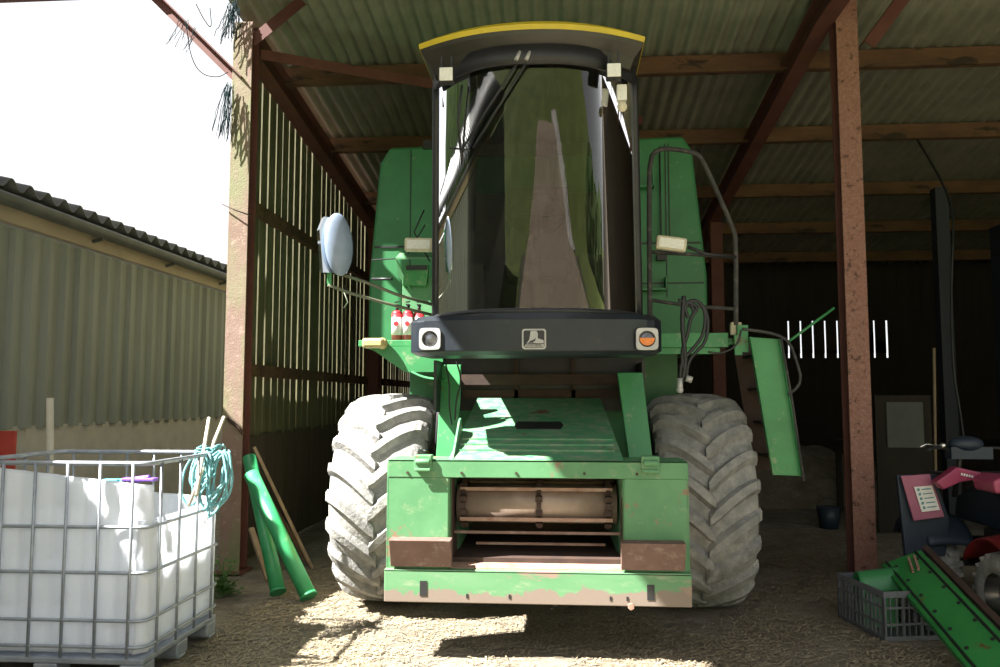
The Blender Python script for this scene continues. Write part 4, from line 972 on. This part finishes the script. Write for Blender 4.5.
obj('bucket_body', MB().cyl((p.x, p.y, 0), (p.x, p.y, .26), .11, .14, 24), 'navy', bk_)
obj('bucket_handle', MB().tube([p+Vector((.14*math.cos(a*PI/8), 0, .26+.10*math.sin(a*PI/8))) for a in range(9)], .004), 'black', bk_)
# straw heap along the back
b = MB()
def hp(u, v):
    x = 1.8 + 4.2*u; y = 12.0 + 4.0*v; e = min(u, 1-u, v*1.2, 1)*3; h = .9*min(1, max(0, e))*(.8+.5*noise.noise(Vector((x, y, 2))))
    return Vector((x, y, max(0, h) + .04*noise.noise(Vector((x*6, y*6, 0)))))
b.grid(hp, 50, 40); tag(obj('straw_heap', b, 'ground'), 'heap of straw in the dark at the back of the shed', 'straw', kind='stuff')

# ---- loose straw on the floor (stuff)
b = MB(); rnd = random.Random(21); bmm = b.bm
def blade(x, y, L, z=.0):
    a = rnd.uniform(0, PI); dx, dy = math.cos(a)*L/2, math.sin(a)*L/2; w_ = rnd.uniform(.0018, .0036); nx, ny = -math.sin(a)*w_, math.cos(a)*w_
    h0 = noise.noise(Vector((x*1.1, y*1.1, 0)))*.02 + noise.noise(Vector((x*4, y*4, 3)))*.008 - .010
    if (x+.155)**2 < 4.5 and y > 5.6: h0 = min(h0, -.01)
    h0 = max(h0, -.03) + z; t0, t1 = rnd.uniform(0, .014), rnd.uniform(0, .014)
    v = [bmm.verts.new(q) for q in ((x-dx-nx, y-dy-ny, h0+t0), (x+dx-nx, y+dy-ny, h0+t1), (x+dx+nx, y+dy+ny, h0+t1+.001), (x-dx+nx, y-dy+ny, h0+t0+.001))]
    bmm.faces.new(v)
for k in range(80000):
    y = 4.4 + 5.5*rnd.random()**1.5; x = rnd.uniform(-2.4-.0*y, 3.2)
    if noise.noise(Vector((x*1.5, y*1.5, 7))) < rnd.uniform(-.7, .25): continue
    blade(x, y, rnd.uniform(.02, .10))
tag(obj('loose_straw', b, 'straw'), 'loose straw and chaff scattered over the dusty ground', 'straw', kind='stuff')

# ================================================================ what the windscreen reflects: the farm track behind the camera
def hh(x, y): return max(0, -9-y)*.27 + (noise.noise(Vector((x*.3, y*.3, 1)))*.4 if y < -10 else 0)
g = MB(); g.grid(lambda u, v: Vector((-45+90*u, -6.9-40*v, hh(-45+90*u, -6.9-40*v) - .03)), 90, 60)
struct(obj('hillside', g, 'grass'))
def strip(e0, e1, ya, yb_, m, nm, up=.0):
    g = MB(); g.grid(lambda u, v: (lambda y: Vector((e0(y)+(e1(y)-e0(y))*u, y, hh(e0(y)+(e1(y)-e0(y))*u, y) + up)))(ya+(yb_-ya)*v), 12, 60)
    return struct(obj(nm, g, m))
strip(lambda y: -1.7 + .085*min(0, y)*-1, lambda y: 9.0 + .22*y*(1 if y > -18 else 0) - (3.96 if y <= -18 else 0) + (.08*(y+18) if y <= -18 else 0), 0, -17.5, 'track', 'track', .04)
strip(lambda y: -4.6, lambda y: -1.72, 2.5, -7, 'grass', 'verge', .0)
strip(lambda y: 9.0, lambda y: 20, 2.5, -7, 'grass', 'verge', .0)
b = MB(); rnd = random.Random(9)
def hedge(x0, y0, x1, y1, h, wd, label):
    b = MB(); L = math.hypot(x1-x0, y1-y0); n = int(L*1.3)
    for k in range(n):
        t = (k+.5)/n; x = x0+(x1-x0)*t+rnd.uniform(-.4, .4); y = y0+(y1-y0)*t+rnd.uniform(-.4, .4); s2 = rnd.uniform(.8, 1.25)
        g2 = bmesh.ops.create_icosphere(b.bm, subdivisions=3, radius=1, matrix=Matrix.Translation((x, y, h*.45*s2)) @ Matrix.Diagonal((wd*s2, wd*s2, h*.55*s2, 1)))
        for v in g2['verts']: v.co += Vector((noise.noise(v.co*1.7), noise.noise(v.co*1.7+Vector((9, 0, 0))), noise.noise(v.co*1.7+Vector((0, 9, 0)))))*.5
    tag(obj('hedge', b, 'hedge'), label, 'hedge')
hedge(-14, -9, -13, 7.5, 8.6, 1.9, 'tall hedge added beyond the farm building to block sky reflected at the left of the cab')  # unseen hedge, added to keep white sky out of the windscreen reflection

hedge(17, -1, 15, -8, 3.0, 1.0, 'lower hedge along the right side of the farm track')
def gv(u, v):
    y = -19 + 11.5*v; x = 8.7 + .22*y + 1.9*u - (1.2*(1-v) if v < .5 else .6)
    return Vector((x, y, hh(x, y) + .45*math.sin(PI*u)*math.sin(PI*v)**.5*(1+.6*noise.noise(Vector((u*5, v*19, 0))))))
g2 = MB(); g2.grid(gv, 30, 80)
tag(obj('gravel_heap', g2, 'gravel'), 'pale gravel heaped along the track behind the camera', 'gravel', kind='stuff')
